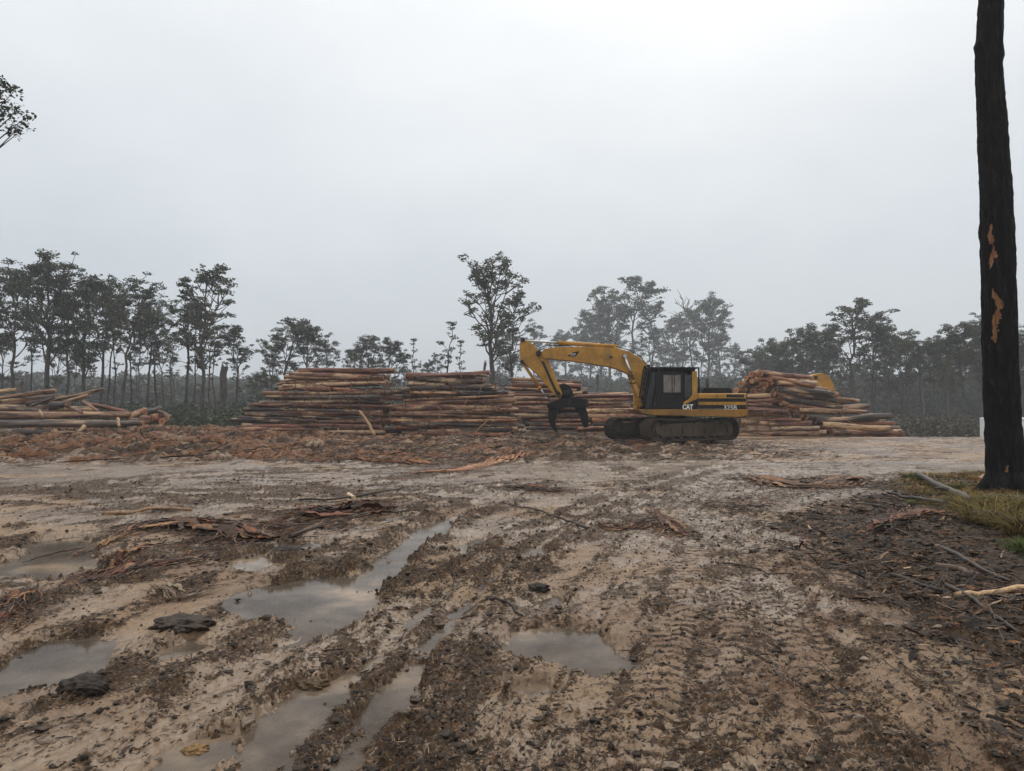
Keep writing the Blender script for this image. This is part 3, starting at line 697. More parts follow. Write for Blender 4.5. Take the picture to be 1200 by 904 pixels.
# extra leaning poles
def pole(px0, py0, d0, px1, py1, d1, r0, r1, col, name, label, cat, group=None, bend=.05):
    p = at(px0, py0, d0); q = at(px1, py1, d1); k = 7; pts = []
    rr = random.Random(int(px0 * 7 + py0)); off = Vector((rr.uniform(-1, 1), rr.uniform(-1, 1), rr.uniform(-.3, .5))) * (q - p).length * bend
    for i in range(k + 1):
        t = i / k; pts.append(p.lerp(q, t) + off * math.sin(t * math.pi) + Vector((rr.uniform(-1, 1), rr.uniform(-1, 1), rr.uniform(-1, 1))) * r0 * .4)
    mb = MB().tube(pts, [r0 + (r1 - r0) * i / k for i in range(k + 1)], 8)
    me = mb.mesh(name, [M['twig']]); a = me.attributes.new('tint', 'FLOAT_COLOR', 'POINT')
    a.data.foreach_set('color', np.tile(np.array([*col, 1], np.float32), len(me.vertices)))
    o = link(bpy.data.objects.new(name, me)); return tag(o, label, cat, group)
pole(421, 482, 34.2, 440, 512, 33.9, .05, .09, (.45, .28, .14), 'leaning_pole', 'pale stripped pole leaning against the leftmost wide pile', 'pole')
pole(397, 502, 34.4, 384, 515, 34, .03, .03, (.35, .2, .1), 'leaning_stick', 'short thin orange stick propped at the foot of the wide pile', 'stick')
pole(570, 494, 34.6, 556, 508, 34.3, .03, .03, (.3, .16, .09), 'leaning_stick', 'short reddish stick propped against the middle pile foot', 'stick')
pole(99, 499, 32.2, 88, 513, 31.8, .09, .06, (.45, .3, .16), 'split_billet', 'pale split billet standing in the debris by the straight logs', 'billet')
pole(46, 482, 32.9, 50, 488, 32.7, .06, .05, (.4, .26, .15), 'split_billet', 'small pale splinter stuck on the upper straight log', 'billet')
pole(138, 491, 33.3, 140, 500, 33.0, .07, .06, (.42, .27, .15), 'split_billet', 'upright pale chip leaning on the end of the lower straight log', 'billet')

# stringy bark fringe hanging from the piles (stuff)
def bark_fringe():
    n = 900; V = []; T = []
    zones = [(35.2, 322, 460, .2, 3.3), (35.0, 470, 600, .2, 3.2), (37.5, 600, 752, .2, 2.1), (37.5, 866, 950, .2, 1.8), (38.1, 910, 1000, .6, 2.6)]
    for i in range(n):
        y, a, b_, z0, z1 = zones[rng.choice(5, p=[.34, .27, .15, .1, .14])]
        z = rng.uniform(z0, z1); yy = y + .11 * z / .25 - rng.uniform(.1, .3); x = px_x(rng.uniform(a, b_), y) + .2 * z * (-1 if False else 0)
        l = rng.uniform(.1, .55); an = rng.normal(-1.2, .9) if rng.uniform() < .5 else rng.normal(0, .3); w = rng.uniform(.015, .05)
        dx, dz = math.cos(an), math.sin(an); dy = -rng.uniform(0, .3)
        for j in range(4):
            t = j / 3 - .5; zz = z + dz * l * t - .1 * l * (t + .5) ** 2
            for s in (-1, 1): V.append((x + dx * l * t - dz * w * s * .5, yy + dy * l * t, zz + dx * w * s * .5))
        T.append(np.array(BRN[rng.choice([1, 2, 3, 4], p=[.25, .35, .3, .1])]) * rng.uniform(.7, 1.3))
    base = (np.arange(n) * 8)[:, None]
    Q = np.concatenate([base + np.array([k * 2, k * 2 + 1, k * 2 + 3, k * 2 + 2]) for k in range(3)], 0)
    o = link(bpy.data.objects.new('bark_strands', quads_mesh('bark_strands', V, Q, [M['debris']], np.repeat(np.array(T), 8, 0))))
    tag(o, 'torn strands of stringy bark hanging off the stacked logs', kind='stuff')
bark_fringe()

# ------------------------------------------------------------------ branches and bark strips lying on the mud
def lying(pts, r0, r1, col, name, label, cat, flat=1.0, lift=0.0, group=None, side=()):
    P = [];
    for (px, py) in pts:
        x, y = gpt(px, py); P.append(Vector((x, y, 0)))
    Q_ = []; rr = random.Random(int(pts[0][0] * 3 + pts[0][1]))
    for i in range(len(P) - 1):
        for k in range(5):
            t = k / 5; q = P[i].lerp(P[i + 1], t); Q_.append(q + Vector((rr.uniform(-1, 1), rr.uniform(-1, 1), 0)) * r0 * .5)
    Q_.append(P[-1]); n_ = len(Q_)
    zz = [max(GZ(q.x, q.y), WATER) for q in Q_]; zm = zz[:]
    for i in range(n_): zm[i] = max(zz[max(0, i - 1):i + 2])
    for q, z in zip(Q_, zm): q.z = z + r0 * .55 * flat + lift
    mb = MB().tube(Q_, [r0 + (r1 - r0) * i / (n_ - 1) for i in range(n_)], 8)
    for (i, dx, dy, l) in side:
        b0 = Q_[min(i, n_ - 1)]; mb.tube([b0, b0 + Vector((dx * l * .5, dy * l * .5, .05)), b0 + Vector((dx * l, dy * l, .02))], [r1 * .9, r1 * .7, r1 * .3], 6)
    if flat < 1:
        mb.v = [(v[0], v[1], 0) for v in mb.v] and [(v[0], v[1], v[2]) for v in mb.v]
    me = mb.mesh(name, [M['twig']]); a = me.attributes.new('tint', 'FLOAT_COLOR', 'POINT')
    a.data.foreach_set('color', np.tile(np.array([*col, 1], np.float32), len(me.vertices)))
    o = link(bpy.data.objects.new(name, me)); return tag(o, label, cat, group)
def bark(pts, w, n, cols, label, name='bark_strip', spread=1.0, lift=.03):
    """a torn strip: several ragged ribbons side by side, one object"""
    P = [Vector((*gpt(*p), 0)) for p in pts]; V = []; Q_ = []; T = []
    rr = random.Random(int(pts[0][0] * 5 + pts[0][1]))
    cum = [0]
    for i in range(len(P) - 1): cum.append(cum[-1] + (P[i + 1] - P[i]).length)
    tot = cum[-1]
    def evalp(s):
        s = min(max(s, 0), tot - 1e-4)
        for i in range(len(P) - 1):
            if s <= cum[i + 1]: t = (s - cum[i]) / (cum[i + 1] - cum[i]); d_ = (P[i + 1] - P[i]).normalized(); return P[i].lerp(P[i + 1], t), d_
        return P[-1], (P[-1] - P[-2]).normalized()
    for k in range(int(n * 3.2)):
        s0 = rr.uniform(-.05, .85) * tot; s1 = min(tot, s0 + rr.uniform(.12, .5) * tot); s0 = max(0, s0); off = rr.gauss(0, .33) * w * spread; dr = rr.gauss(0, .4) * w * spread
        ww = w * rr.choice([.03, .05, .08, .16, .24]) * rr.uniform(.7, 1.3); roll = rr.gauss(0, .4); c = np.array(rr.choice(cols)) * rr.uniform(.7, 1.3); m_ = 12; hh = rr.uniform(0, lift * .5)
        o = len(V)
        for i in range(m_ + 1):
            t = i / m_; p, d_ = evalp(s0 + (s1 - s0) * t); nrm = Vector((-d_.y, d_.x, 0))
            c0 = p + nrm * (off + dr * t + rr.uniform(-.07, .07) * w); hw = ww * .5 * (1 - .75 * abs(2 * t - 1) ** 3) * rr.uniform(.45, 1.5)
            z = max(GZ(c0.x, c0.y), WATER) + .012 + hh * (.3 + .7 * math.sin(t * 3.14)) + lift * .4 * abs(off + dr * t < 0)
            for s in (-1, 0, 1):
                q = c0 + nrm * hw * s; V.append((q.x, q.y, z + s * hw * roll * .7 + (hw * .15 if s == 0 else 0))); T.append(c)
        for i in range(m_):
            for s in range(2): a = o + i * 3 + s; Q_.append((a, a + 1, a + 4, a + 3))
    o = link(bpy.data.objects.new(name, quads_mesh(name, V, Q_, [M['debris']], np.array(T))))
    md = o.modifiers.new('thick', 'SOLIDIFY'); md.thickness = .005
    return tag(o, label, 'bark strip')
RED = [(.10, .034, .018), (.06, .025, .016), (.14, .055, .027), (.035, .02, .014)]; ORG = [(.2, .10, .045), (.28, .155, .075), (.10, .05, .026), (.05, .03, .02)]; DRK = [(.05, .03, .02), (.03, .02, .015), (.1, .05, .03)]
bark([(88, 690), (110, 678), (150, 666), (190, 657), (240, 657)], .22, 16, RED, 'long curved red bark strip ending in the pale puddle')
bark([(125, 668), (135, 655), (155, 648), (170, 640)], .25, 10, RED + ORG, 'short ragged bark tuft forking up from the red strip')
bark([(90, 649), (130, 636), (165, 620), (190, 616)], .16, 9, ORG, 'pale orange splintered slab at the puddle rim')
bark([(28, 656), (70, 645), (100, 640)], .06, 4, DRK, 'thin dark strip floating across the pale puddle')
bark([(150, 624), (210, 614), (270, 622), (330, 628)], .5, 26, RED + DRK + ORG, 'broad mat of brown shredded bark beyond the pale puddle', lift=.08)
bark([(-20, 745), (12, 715), (32, 690)], .2, 12, RED + ORG, 'reddish bark slab stuck in mud at the picture edge')
bark([(285, 640), (305, 625), (330, 612)], .12, 8, RED, 'reddish strip pointing away beside the small puddle')
bark([(770, 612), (740, 622), (700, 620)], .14, 10, RED + ORG, 'flat orange bark strip at the end of the long thin branch')
bark([(765, 598), (785, 615), (805, 632)], .2, 14, ORG + RED, 'splintered orange bark crossing the end of the long branch')
bark([(590, 572), (620, 573), (655, 578)], .3, 16, RED, 'red shredded bark lying in the middle of the yard')
bark([(1015, 632), (1050, 615), (1085, 610), (1110, 612)], .4, 30, [(.13, .058, .032), (.19, .09, .05), (.07, .035, .022), (.04, .025, .017)], 'heap of pinkish brown bark slabs in the dark litter', lift=.1)
bark([(980, 608), (1000, 602), (1020, 603)], .2, 10, ORG, 'crumpled tan bark piece lying beside the litter bed')
bark([(880, 560), (910, 566), (950, 572), (1000, 560)], .7, 26, [(.12, .06, .03), (.2, .1, .05), (.06, .035, .02)], 'scatter of brown bark across the far side of the yard', lift=.04)
bark([(480, 556), (540, 552), (590, 540), (610, 536)], .5, 22, [(.42, .22, .12), (.35, .16, .08)], 'long pale orange slab of bark before the middle pile')
bark([(400, 540), (450, 542), (520, 545)], .4, 20, [(.3, .14, .06), (.2, .09, .04)], 'orange bark ribbon trodden flat before the wide pile')
bark([(560, 520), (600, 514), (640, 508)], .5, 18, RED + DRK, 'torn bark heap at the foot of the middle pile', lift=.2)
bark([(350, 605), (400, 602), (450, 592)], .5, 26, DRK + RED, 'dark bark mat in the mid yard', lift=.08)
bark([(180, 690), (210, 702), (255, 690)], .14, 10, [(.12, .08, .055), (.2, .15, .1)], 'grey split slab half sunk beside the wide puddle')
lying([(690, 623), (660, 610), (620, 598), (585, 592)], .022, .008, (.05, .03, .02), 'fallen_branch', 'long thin dark branch arching across the middle of the yard', 'branch')
lying([(340, 632), (400, 612), (440, 600), (492, 598)], .025, .012, (.06, .038, .025), 'fallen_branch', 'dark branch lying along the rut beyond the puddles', 'branch', side=((6, .3, .5, .5),))
lying([(1200, 700), (1160, 703), (1120, 707)], .028, .02, (.5, .32, .17), 'fallen_branch', 'pale stripped stick on the dark litter bed', 'branch')
lying([(1140, 604), (1110, 588), (1075, 565)], .06, .045, (.085, .07, .055), 'fallen_branch', 'thick grey branch leaning in the grass by the burnt trunk', 'branch', lift=.1, side=((4, -.4, .3, .5),))
lying([(1045, 685), (1075, 695), (1105, 702)], .022, .012, (.035, .025, .02), 'fallen_branch', 'dark stick curving at the litter bed rim', 'branch')
lying([(1110, 695), (1150, 720), (1195, 755)], .02, .01, (.05, .035, .025), 'fallen_branch', 'thin dark stick running down the litter bed', 'branch')
lying([(1105, 655), (1150, 678), (1185, 694)], .026, .012, (.06, .045, .035), 'fallen_branch', 'grey brown stick above the pale stripped one', 'branch')
lying([(1100, 673), (1125, 678), (1148, 686)], .035, .03, (.1, .06, .04), 'fallen_branch', 'short stout brown branch end in the litter', 'branch')
lying([(1035, 641), (1080, 643), (1125, 645)], .014, .008, (.06, .035, .025), 'fallen_branch', 'straight thin brown twig below the pinkish bark heap', 'branch')
lying([(1200, 636), (1170, 622), (1140, 618)], .09, .07, (.05, .042, .035), 'fallen_branch', 'thick grey limb under the tussock beside the trunk', 'branch')
lying([(1110, 600), (1070, 592), (1040, 586)], .04, .02, (.03, .024, .02), 'fallen_branch', 'blackened branch in front of the yellow grass', 'branch', lift=.04)
lying([(840, 664), (880, 670), (930, 678)], .01, .006, (.06, .035, .02), 'fallen_branch', 'single thin twig on smooth tan mud', 'branch')
lying([(570, 705), (600, 716), (612, 722)], .012, .008, (.03, .02, .015), 'fallen_branch', 'short black twig near the middle of the yard', 'branch')
lying([(120, 602), (170, 600), (225, 600)], .03, .02, (.3, .18, .1), 'fallen_branch', 'tan straight stick lying beyond the pale puddle', 'branch')
lying([(350, 590), (420, 585), (470, 576)], .02, .012, (.03, .022, .018), 'fallen_branch', 'blackened stick beyond the dark bark mat', 'branch')
lying([(408, 583), (415, 586)], .035, .03, (.6, .45, .28), 'wood_chip', 'small pale wood chip on dark mud', 'wood chip')
# clod heaps
def heap(px, py, r, h, seed, label, col=(.035, .026, .02)):
    x0, y0 = gpt(px, py); bm = bmesh.new(); bmesh.ops.create_icosphere(bm, subdivisions=5, radius=1)
    V = np.array([v.co[:] for v in bm.verts]); Q_ = np.array([[v.index for v in f.verts] for f in bm.faces]); bm.free()
    k = 1 + .28 * fbm(V[:, 0] * 2 + seed, V[:, 1] * 2 + V[:, 2], seed, 3) + .12 * pn(V[:, 0] * 5, V[:, 1] * 5 + V[:, 2] * 2, seed + 5)
    V = V * k[:, None] * (r * 1.3, r, h); V += (x0, y0, max(GZ(x0, y0), WATER))
    o = link(bpy.data.objects.new('mud_clod', quads_mesh('mud_clod', V, Q_, [M['debris']], np.tile(np.array([col]), (len(V), 1)), sm=True)))
    tag(o, label, 'mud clod')
heap(98, 812, .10, .06, 3, 'big black clod heap below the left puddles')
heap(368, 795, .07, .035, 4, 'small brown clod poking out of the nearest puddle', (.1, .065, .035))
heap(228, 868, .05, .02, 5, 'tiny ochre clod standing in the nearest shallow puddle', (.2, .12, .05))
heap(215, 735, .16, .05, 6, 'low dark lump of mud between the wide puddles', (.05, .036, .027))
heap(628, 690, .09, .04, 7, 'dark clod on the ridge of the middle rut', (.03, .023, .018))
heap(338, 642, .14, .06, 8, 'black lump beside the small far puddle')

# ------------------------------------------------------------------ trees
def leafpads(pads, per, size, r_, squash=.45, tint=((.028, .035, .018), (.06, .068, .032)), droop=.3):
    """pads: (x,y,z,radius). returns vertex and tint arrays of small leaf-spray quads"""
    C = []; S = []; T = []
    for (x, y, z, rad) in pads:
        n = max(12, int(per * (rad / .8) ** 2))
        d_ = r_.normal(size=(n, 3)); d_ /= np.linalg.norm(d_, axis=1)[:, None]
        q = r_.uniform(.35, 1, (n, 1)) ** .6; d_ = d_ * q; d_[:, 2] = np.where(d_[:, 2] < -.2, d_[:, 2] * .5, d_[:, 2])
        sub = np.floor(r_.uniform(0, 5, n)); so = r_.normal(0, .28, (5, 3))[sub.astype(int)]
        p = (d_ * .75 + so) * (rad, rad, rad * squash) + (x, y, z); C.append(p)
        v = r_.uniform(0, 1) * .5 + .5 * r_.uniform(0, 1, (n, 1)); T.append(np.array(tint[0]) * (1 - v) + np.array(tint[1]) * v)
    C = np.concatenate(C); T = np.concatenate(T); n = len(C)
    s = r_.uniform(.55, 1.3, n) * size
    a = r_.normal(size=(n, 3)); a[:, 2] *= .6; a /= np.linalg.norm(a, axis=1)[:, None]
    b_ = np.cross(a, r_.normal(size=(n, 3))); b_ /= np.linalg.norm(b_, axis=1)[:, None]
    w = (s * r_.uniform(.35, .7, n))[:, None]; l = s[:, None]
    V = np.stack([C - a * l, C - b_ * w, C + a * l * .9, C + b_ * w], 1).reshape(-1, 3)
    return V, np.arange(n * 4).reshape(-1, 4), np.repeat(T, 4, 0)

def eucalypt(seed, h=15., r=.28, lo=.5, spread=.22, nl=11, sub=4, pad=.85, per=120, size=.13, lean=0., fork=False, dead=False, squash=.62, elev=(38, 72), tint=None, pale=False, twigs=True, sides=8):
    rr = random.Random(seed); rn = np.random.default_rng(seed); mb = MB(); pads = []
    tp = []; K = 14; lx = lean; a0 = rr.uniform(0, 6.28); wx = wy = 0
    for i in range(K + 1):
        t = i / K; wx += rr.gauss(0, .012) * h; wy += rr.gauss(0, .012) * h
        tp.append(Vector((lx * h * t * t + wx * t, wy * t, h * .95 * t)))
    tr = [r * (1.25 if i == 0 else 1) * (1 - .8 * (i / K) ** 1.1) for i in range(K + 1)]
    mb.tube([tp[0] - Vector((0, 0, .6))] + tp, [tr[0] * 1.1] + tr, sides, caps=False)
    def T(t): f_ = t * K; i = min(int(f_), K - 1); return tp[i].lerp(tp[i + 1], f_ - i), tr[i] * (1 - f_ + i) + tr[i + 1] * (f_ - i)
    def limb(p, d_, ln, r0, r1, n=6, up=.25):
        pts = [p]; dd = d_.normalized()
        for i in range(n):
            dd = (dd + Vector((rr.gauss(0, .16), rr.gauss(0, .16), up * .35 + rr.gauss(0, .1)))).normalized()
            pts.append(pts[-1] + dd * ln / n)
        mb.tube(pts, [r0 + (r1 - r0) * i / n for i in range(n + 1)], 5, caps=False); return pts, dd
    az = rr.uniform(0, 6.28)
    for i in range(nl):
        t = lo + (1 - lo) * (i + rr.random() * .7) / nl * .97; az += 2.4 + rr.uniform(-.5, .5); p, rt = T(min(t, .97))
        rel = (t - lo) / (1 - lo); prof = (.7 + .5 * math.sin(min(1, rel * 1.1) * 3.14)) * (1 - .15 * rel)
        ln = spread * h * prof * rr.uniform(.75, 1.25); e = R(rr.uniform(*elev) + 12 * rel)
        pts, dd = limb(p, Vector((math.cos(az) * math.cos(e), math.sin(az) * math.cos(e), math.sin(e))), ln, rt * .55, .03)
        for k in range(sub):
            q = pts[rr.choice([3, 4, 5, 6] if k else [6])]; a2 = az + rr.uniform(-1.5, 1.5); e2 = R(rr.uniform(5, 60))
            p2, _ = limb(q, Vector((math.cos(a2) * math.cos(e2), math.sin(a2) * math.cos(e2), math.sin(e2))), ln * rr.uniform(.22, .6), .035 + .1 * r, .015, 3)
            pads.append((*p2[-1], pad * rr.uniform(.55, 1.25)))
    if twigs:
        for i in range(5):
            t = rr.uniform(.2, max(.25, lo)); p, rt = T(t); a2 = rr.uniform(0, 6.28)
            limb(p, Vector((math.cos(a2), math.sin(a2), rr.uniform(-.1, .7))), rr.uniform(.04, .09) * h, .04, .01, 4, 0)
    top, _ = T(.99)
    for k in range(4): pads.append((top.x + rr.gauss(0, .5) * pad, top.y + rr.gauss(0, .5) * pad, top.z + rr.uniform(-.3, .5) * pad, pad * rr.uniform(.6, 1.0)))
    tm = mb.mesh('trunk', [M['palebark' if pale else 'trunk']])
    if dead: return tm, None
    V, Q_, C = leafpads(pads, per, size, rn, squash, tint or ((.035, .042, .024), (.09, .098, .055)))
    return tm, quads_mesh('crown', V, Q_, [M['leaf']], C)
TOPS = {}
def plant_tree(proto, x, y, h, wsc, rz, label, group, name='gum_tree', cat='tree', h0=15.):
    tm, cm = proto; z = GZ(x, y) - .1; o = empty(name, (x, y, z), rz)
    if cm:                                     # the crown's own top sets the scale
        if cm.name not in TOPS:
            a = np.zeros(len(cm.vertices) * 3, np.float32); cm.vertices.foreach_get('co', a); TOPS[cm.name] = float(np.percentile(a[2::3], 99.3))
        h0 = TOPS[cm.name]
    s = h / h0; o.scale = (s * wsc, s * wsc, s)
    t = link(bpy.data.objects.new('trunk', tm), o)
    if cm: link(bpy.data.objects.new('crown', cm), o)
    return tag(o, label, cat, group)

P_ = {}
P_['umb'] = [eucalypt(11 + i, lo=.48, spread=.22, nl=13, sub=6, pad=.6, squash=.58, per=135, lean=.03 * (i - 1), r=.22) for i in range(3)]
P_['dense'] = [eucalypt(31 + i, lo=.36, spread=.25, nl=17, sub=7, pad=.66, r=.26, per=135) for i in range(3)]
P_['big'] = [eucalypt(41, lo=.42, spread=.28, nl=18, sub=8, pad=.66, r=.33, per=135), eucalypt(42, lo=.45, spread=.3, nl=17, sub=8, pad=.66, r=.3, per=135)]
P_['tall'] = [eucalypt(51 + i, lo=.6, spread=.15, nl=11, sub=6, pad=.5, r=.15, lean=.03 * (i - 1)) for i in range(4)]
P_['thin'] = [eucalypt(61 + i, lo=.45, spread=.10, nl=9, sub=5, pad=.38, r=.11) for i in range(3)]
P_['col'] = [eucalypt(71 + i, lo=.25, spread=.06, nl=14, sub=2, pad=.45, r=.12, lean=.06) for i in range(2)]
P_['lean'] = [eucalypt(81, lo=.52, spread=.2, nl=12, sub=7, pad=.56, r=.17, lean=.16)]
P_['hero'] = [eucalypt(98, lo=.4, spread=.25, nl=20, sub=7, pad=.54, r=.3, lean=-.08, elev=(40, 70), per=110, squash=.7)]
P_['airy'] = [eucalypt(93, lo=.36, spread=.19, nl=16, sub=6, pad=.54, r=.2, per=110, squash=.5, elev=(35, 65))]
P_['dead'] = [eucalypt(95, lo=.35, spread=.2, nl=14, sub=5, r=.16, dead=True)]
P_['far'] = [eucalypt(121 + i, lo=.3, spread=.25, nl=15, sub=6, pad=.7, per=60, size=.2, r=.2, tint=((.03, .035, .02), (.055, .06, .033)), twigs=False, sides=6) for i in range(3)]
P_['pale'] = [eucalypt(141, lo=.4, spread=.13, nl=10, sub=3, pad=.7, r=.17, pale=True)]
LOOK = {'umb': 'umbrella-crowned gum', 'dense': 'dense dark gum', 'big': 'massive spreading gum', 'tall': 'slender high-crowned gum', 'thin': 'thin narrow gum', 'col': 'spindly tufted gum',
        'lean': 'gum leaning outward', 'hero': 'tall many-limbed gum', 'airy': 'tall airy gum', 'dead': 'bare dead gum', 'far': 'hazy grey-green gum', 'pale': 'pale-barked gum'}
def stand(trees, where, group):
    trees = sorted(trees); cnt = {}
    for i, (px, yt, d_, kind, cw) in enumerate(trees):
        pr = P_[kind]; k = random.Random(int(px * 13 + yt)); proto = pr[k.randrange(len(pr))]
        x = px_x(px, d_); z = GZ(x, d_); h = at(px, yt, d_).z - z
        c = cnt.get(kind, 0); cnt[kind] = c + 1
        rz = 0 if kind in ('lean', 'hero', 'airy') else k.uniform(0, 6.28)
        lab = f'{LOOK[kind]}, {ORDN[c] if c < 20 else "twenty-" + ORDN[c - 20]} such from the left, {where}' if sum(q[3] == kind for q in trees) > 1 else f'{LOOK[kind]}, only such, {where}'
        plant_tree(proto, x, d_, h, cw, rz, lab, group)
stand([(5, 392, 78, 'umb', 1), (20, 308, 66, 'umb', 1.0), (55, 300, 62, 'big', .95), (38, 350, 70, 'tall', 1), (97, 320, 64, 'dense', .95), (75, 335, 75, 'umb', 1), (118, 328, 70, 'umb', .9), (125, 345, 72, 'tall', 1),
       (142, 322, 64, 'lean', 1.1), (134, 352, 68, 'thin', 1), (151, 368, 75, 'tall', 1.2), (164, 375, 80, 'thin', 1), (172, 350, 75, 'umb', .75), (183, 358, 74, 'tall', 1.2), (191, 372, 78, 'thin', 1.1), (200, 385, 80, 'tall', 1),
       (219, 348, 70, 'tall', 1.5), (226, 372, 74, 'thin', 1.2), (237, 309, 63, 'airy', 1.1), (247, 365, 72, 'tall', 1.1), (253, 378, 76, 'thin', 1), (281, 382, 66, 'tall', 1.3), (275, 400, 70, 'thin', 1),
       (-25, 300, 66, 'dense', 1), (-60, 310, 64, 'big', 1), (110, 400, 90, 'thin', 1), (205, 400, 92, 'thin', 1.3), (157, 405, 90, 'thin', 1.2), (88, 410, 85, 'tall', 1), (64, 400, 85, 'umb', 1)],
      'stand behind the low log heap', 'gums in the stand behind the low log heap')
stand([(335, 373, 84, 'umb', 1.3), (318, 392, 88, 'dense', .9), (364, 378, 84, 'dense', 1.0), (385, 398, 92, 'umb', 1), (430, 392, 88, 'umb', 1.1), (414, 405, 94, 'dense', .8), (458, 396, 86, 'dense', .95), (474, 410, 92, 'umb', .8), (482, 396, 84, 'col', 1),
       (498, 422, 110, 'far', .8), (513, 414, 112, 'far', .8), (305, 434, 74, 'dense', 1.1), (523, 376, 72, 'col', 1.3), (537, 398, 74, 'col', 1.1), (440, 420, 105, 'far', 1)],
      'row behind the wide pile', 'gums in the row behind the wide pile')
stand([(576, 297, 72, 'hero', 1.15), (600, 340, 78, 'airy', .9), (604, 385, 180, 'far', 1), (625, 380, 225, 'far', 1), (645, 393, 240, 'far', 1), (590, 410, 195, 'far', 1), (662, 388, 248, 'far', 1.1)],
      'group above the middle pile', 'gums in the group above the middle pile')
stand([(714, 337, 198, 'dense', .95), (690, 362, 211, 'umb', 1.1), (705, 360, 224, 'dense', 1), (739, 329, 189, 'tall', 1.5), (766, 352, 205, 'tall', 1.4), (760, 376, 211, 'thin', 1.5), (776, 385, 224, 'umb', .9), (798, 352, 192, 'dead', 1),
       (790, 372, 240, 'far', 1.1), (830, 346, 195, 'dense', .95), (846, 362, 202, 'umb', .9), (814, 366, 208, 'tall', 1.4), (822, 380, 192, 'thin', 1.2), (858, 402, 240, 'far', 1), (872, 415, 256, 'far', 1), (680, 385, 256, 'far', 1.2), (730, 390, 264, 'far', 1.2), (748, 400, 240, 'far', 1),
       (700, 400, 272, 'far', 1.3), (780, 405, 264, 'far', 1.3), (840, 400, 256, 'far', 1.2), (805, 410, 280, 'far', 1.3)],
      'misty group behind the excavator', 'gums in the misty group behind the excavator')
rt = [(890, 412, 118, 'umb', .9), (908, 402, 108, 'dense', .9), (926, 394, 104, 'umb', 1.2), (950, 384, 98, 'dense', 1), (972, 378, 100, 'umb', 1.2), (1001, 349, 94, 'airy', 1.3), (1020, 368, 92, 'umb', 1.1), (1042, 377, 90, 'dense', .9),
      (1060, 390, 86, 'umb', 1), (1079, 398, 84, 'tall', 1.5), (1097, 396, 82, 'umb', 1), (1114, 392, 80, 'dense', .9), (1132, 378, 78, 'umb', 1.3), (1150, 368, 76, 'big', 1), (1192, 384, 76, 'dense', 1), (1172, 378, 80, 'umb', 1.2), (1215, 374, 74, 'big', 1),
      (1245, 380, 74, 'umb', 1.2), (1110, 420, 68, 'pale', .8), (1275, 370, 74, 'dense', 1.2)]
rr = random.Random(3)
for i in range(40):
    px = 882 + i * 9.6 + rr.uniform(-3, 3); rt.append((px, rr.uniform(392, 425), rr.uniform(95, 150), rr.choice(['tall', 'thin', 'thin', 'umb', 'dense', 'tall']), rr.uniform(.9, 1.3)))
stand(rt, 'forest edge past the piles', 'gums of the forest edge beyond the right pile')
# broken trunks
def snag(px, yt, d_, r, label, seed):
    rr = random.Random(seed); x = px_x(px, d_); z = GZ(x, d_); h = at(px, yt, d_).z - z
    pts = [Vector((rr.gauss(0, .05), rr.gauss(0, .05), h * i / 8)) for i in range(9)]
    mb = MB().tube([Vector((0, 0, -.3))] + pts, [r * 1.3] + [r * (1.1 - .25 * i / 8) for i in range(9)], 10, caps=False)
    for k in range(7):
        a = k * .9; p = pts[-1] + Vector((math.cos(a), math.sin(a), 0)) * r * .6
        mb.tube([p - Vector((0, 0, .3)), p + Vector((0, 0, rr.uniform(.05, .5)))], [r * .35, .01], 5)
    o = mb.obj('broken_trunk', M['trunk']); o.location = (x, d_, z); tag(o, label, 'dead tree')
snag(262, 430, 62, .33, 'broken-topped bare trunk standing before the scrub', 1)
snag(568, 425, 68, .14, 'thin broken pole trunk beside the tall many-limbed gum', 2)
snag(27, 448, 60, .15, 'short broken stub behind the low log heap', 3)
snag(700, 440, 90, .2, 'short broken trunk in the mist behind the boom', 4)

# undergrowth and far wood (stuff)
def scrub(name, pts, size, per, label, tint, squash=.8):
    V, Q_, C = leafpads(pts, per, size, np.random.default_rng(len(pts)), squash, tint)
    o = link(bpy.data.objects.new(name, quads_mesh(name, V, Q_, [M['leaf']], C))); tag(o, label, kind='stuff')
pts = []
for i in range(2300):
    d_ = rr.uniform(47, 100); px = rr.uniform(-150, 640) if rr.random() < .75 else rr.uniform(640, 900)
    x = px_x(px, d_); s = rr.uniform(.7, 2.0) * (1 if d_ > 55 else .6); pts.append((x, d_, GZ(x, d_) + s * .5, s))
scrub('undergrowth', pts, .14, 55, 'green scrub and saplings growing beyond the cleared yard', ((.014, .024, .010), (.042, .062, .024)))
pts = []
for i in range(900):
    px = rr.uniform(880, 1330); d_ = rr.uniform(58, 105)
    x = px_x(px, d_); s = rr.uniform(.5, 1.6); pts.append((x, d_, GZ(x, d_) + s * .5, s))
scrub('undergrowth', pts, .16, 50, 'dim brown-green brush under the forest edge', ((.03, .027, .018), (.055, .05, .03)))
pts = []
for i in range(26):
    px = rr.uniform(1058, 1095); d_ = rr.uniform(50, 56); x = px_x(px, d_); s = rr.uniform(.3, .6); pts.append((x, d_, GZ(x, d_) + .3 * s, s))
scrub('bracken', pts, .1, 130, 'fresh green bracken patch beyond the toe of the right pile', ((.05, .09, .02), (.08, .14, .035)))
pts = []
for i in range(2600):
    a = rr.uniform(-62, 62); d_ = rr.uniform(150, 290); x = d_ * math.sin(R(a)); y = d_ * math.cos(R(a)); s = rr.uniform(1.6, 3.2)
    hi = (4 if a < 2 else 5) + rr.uniform(-2, 2); 
    if rr.random() < .4: hi *= .4
    pts.append((x, y, GZ(x, y) + hi, s))
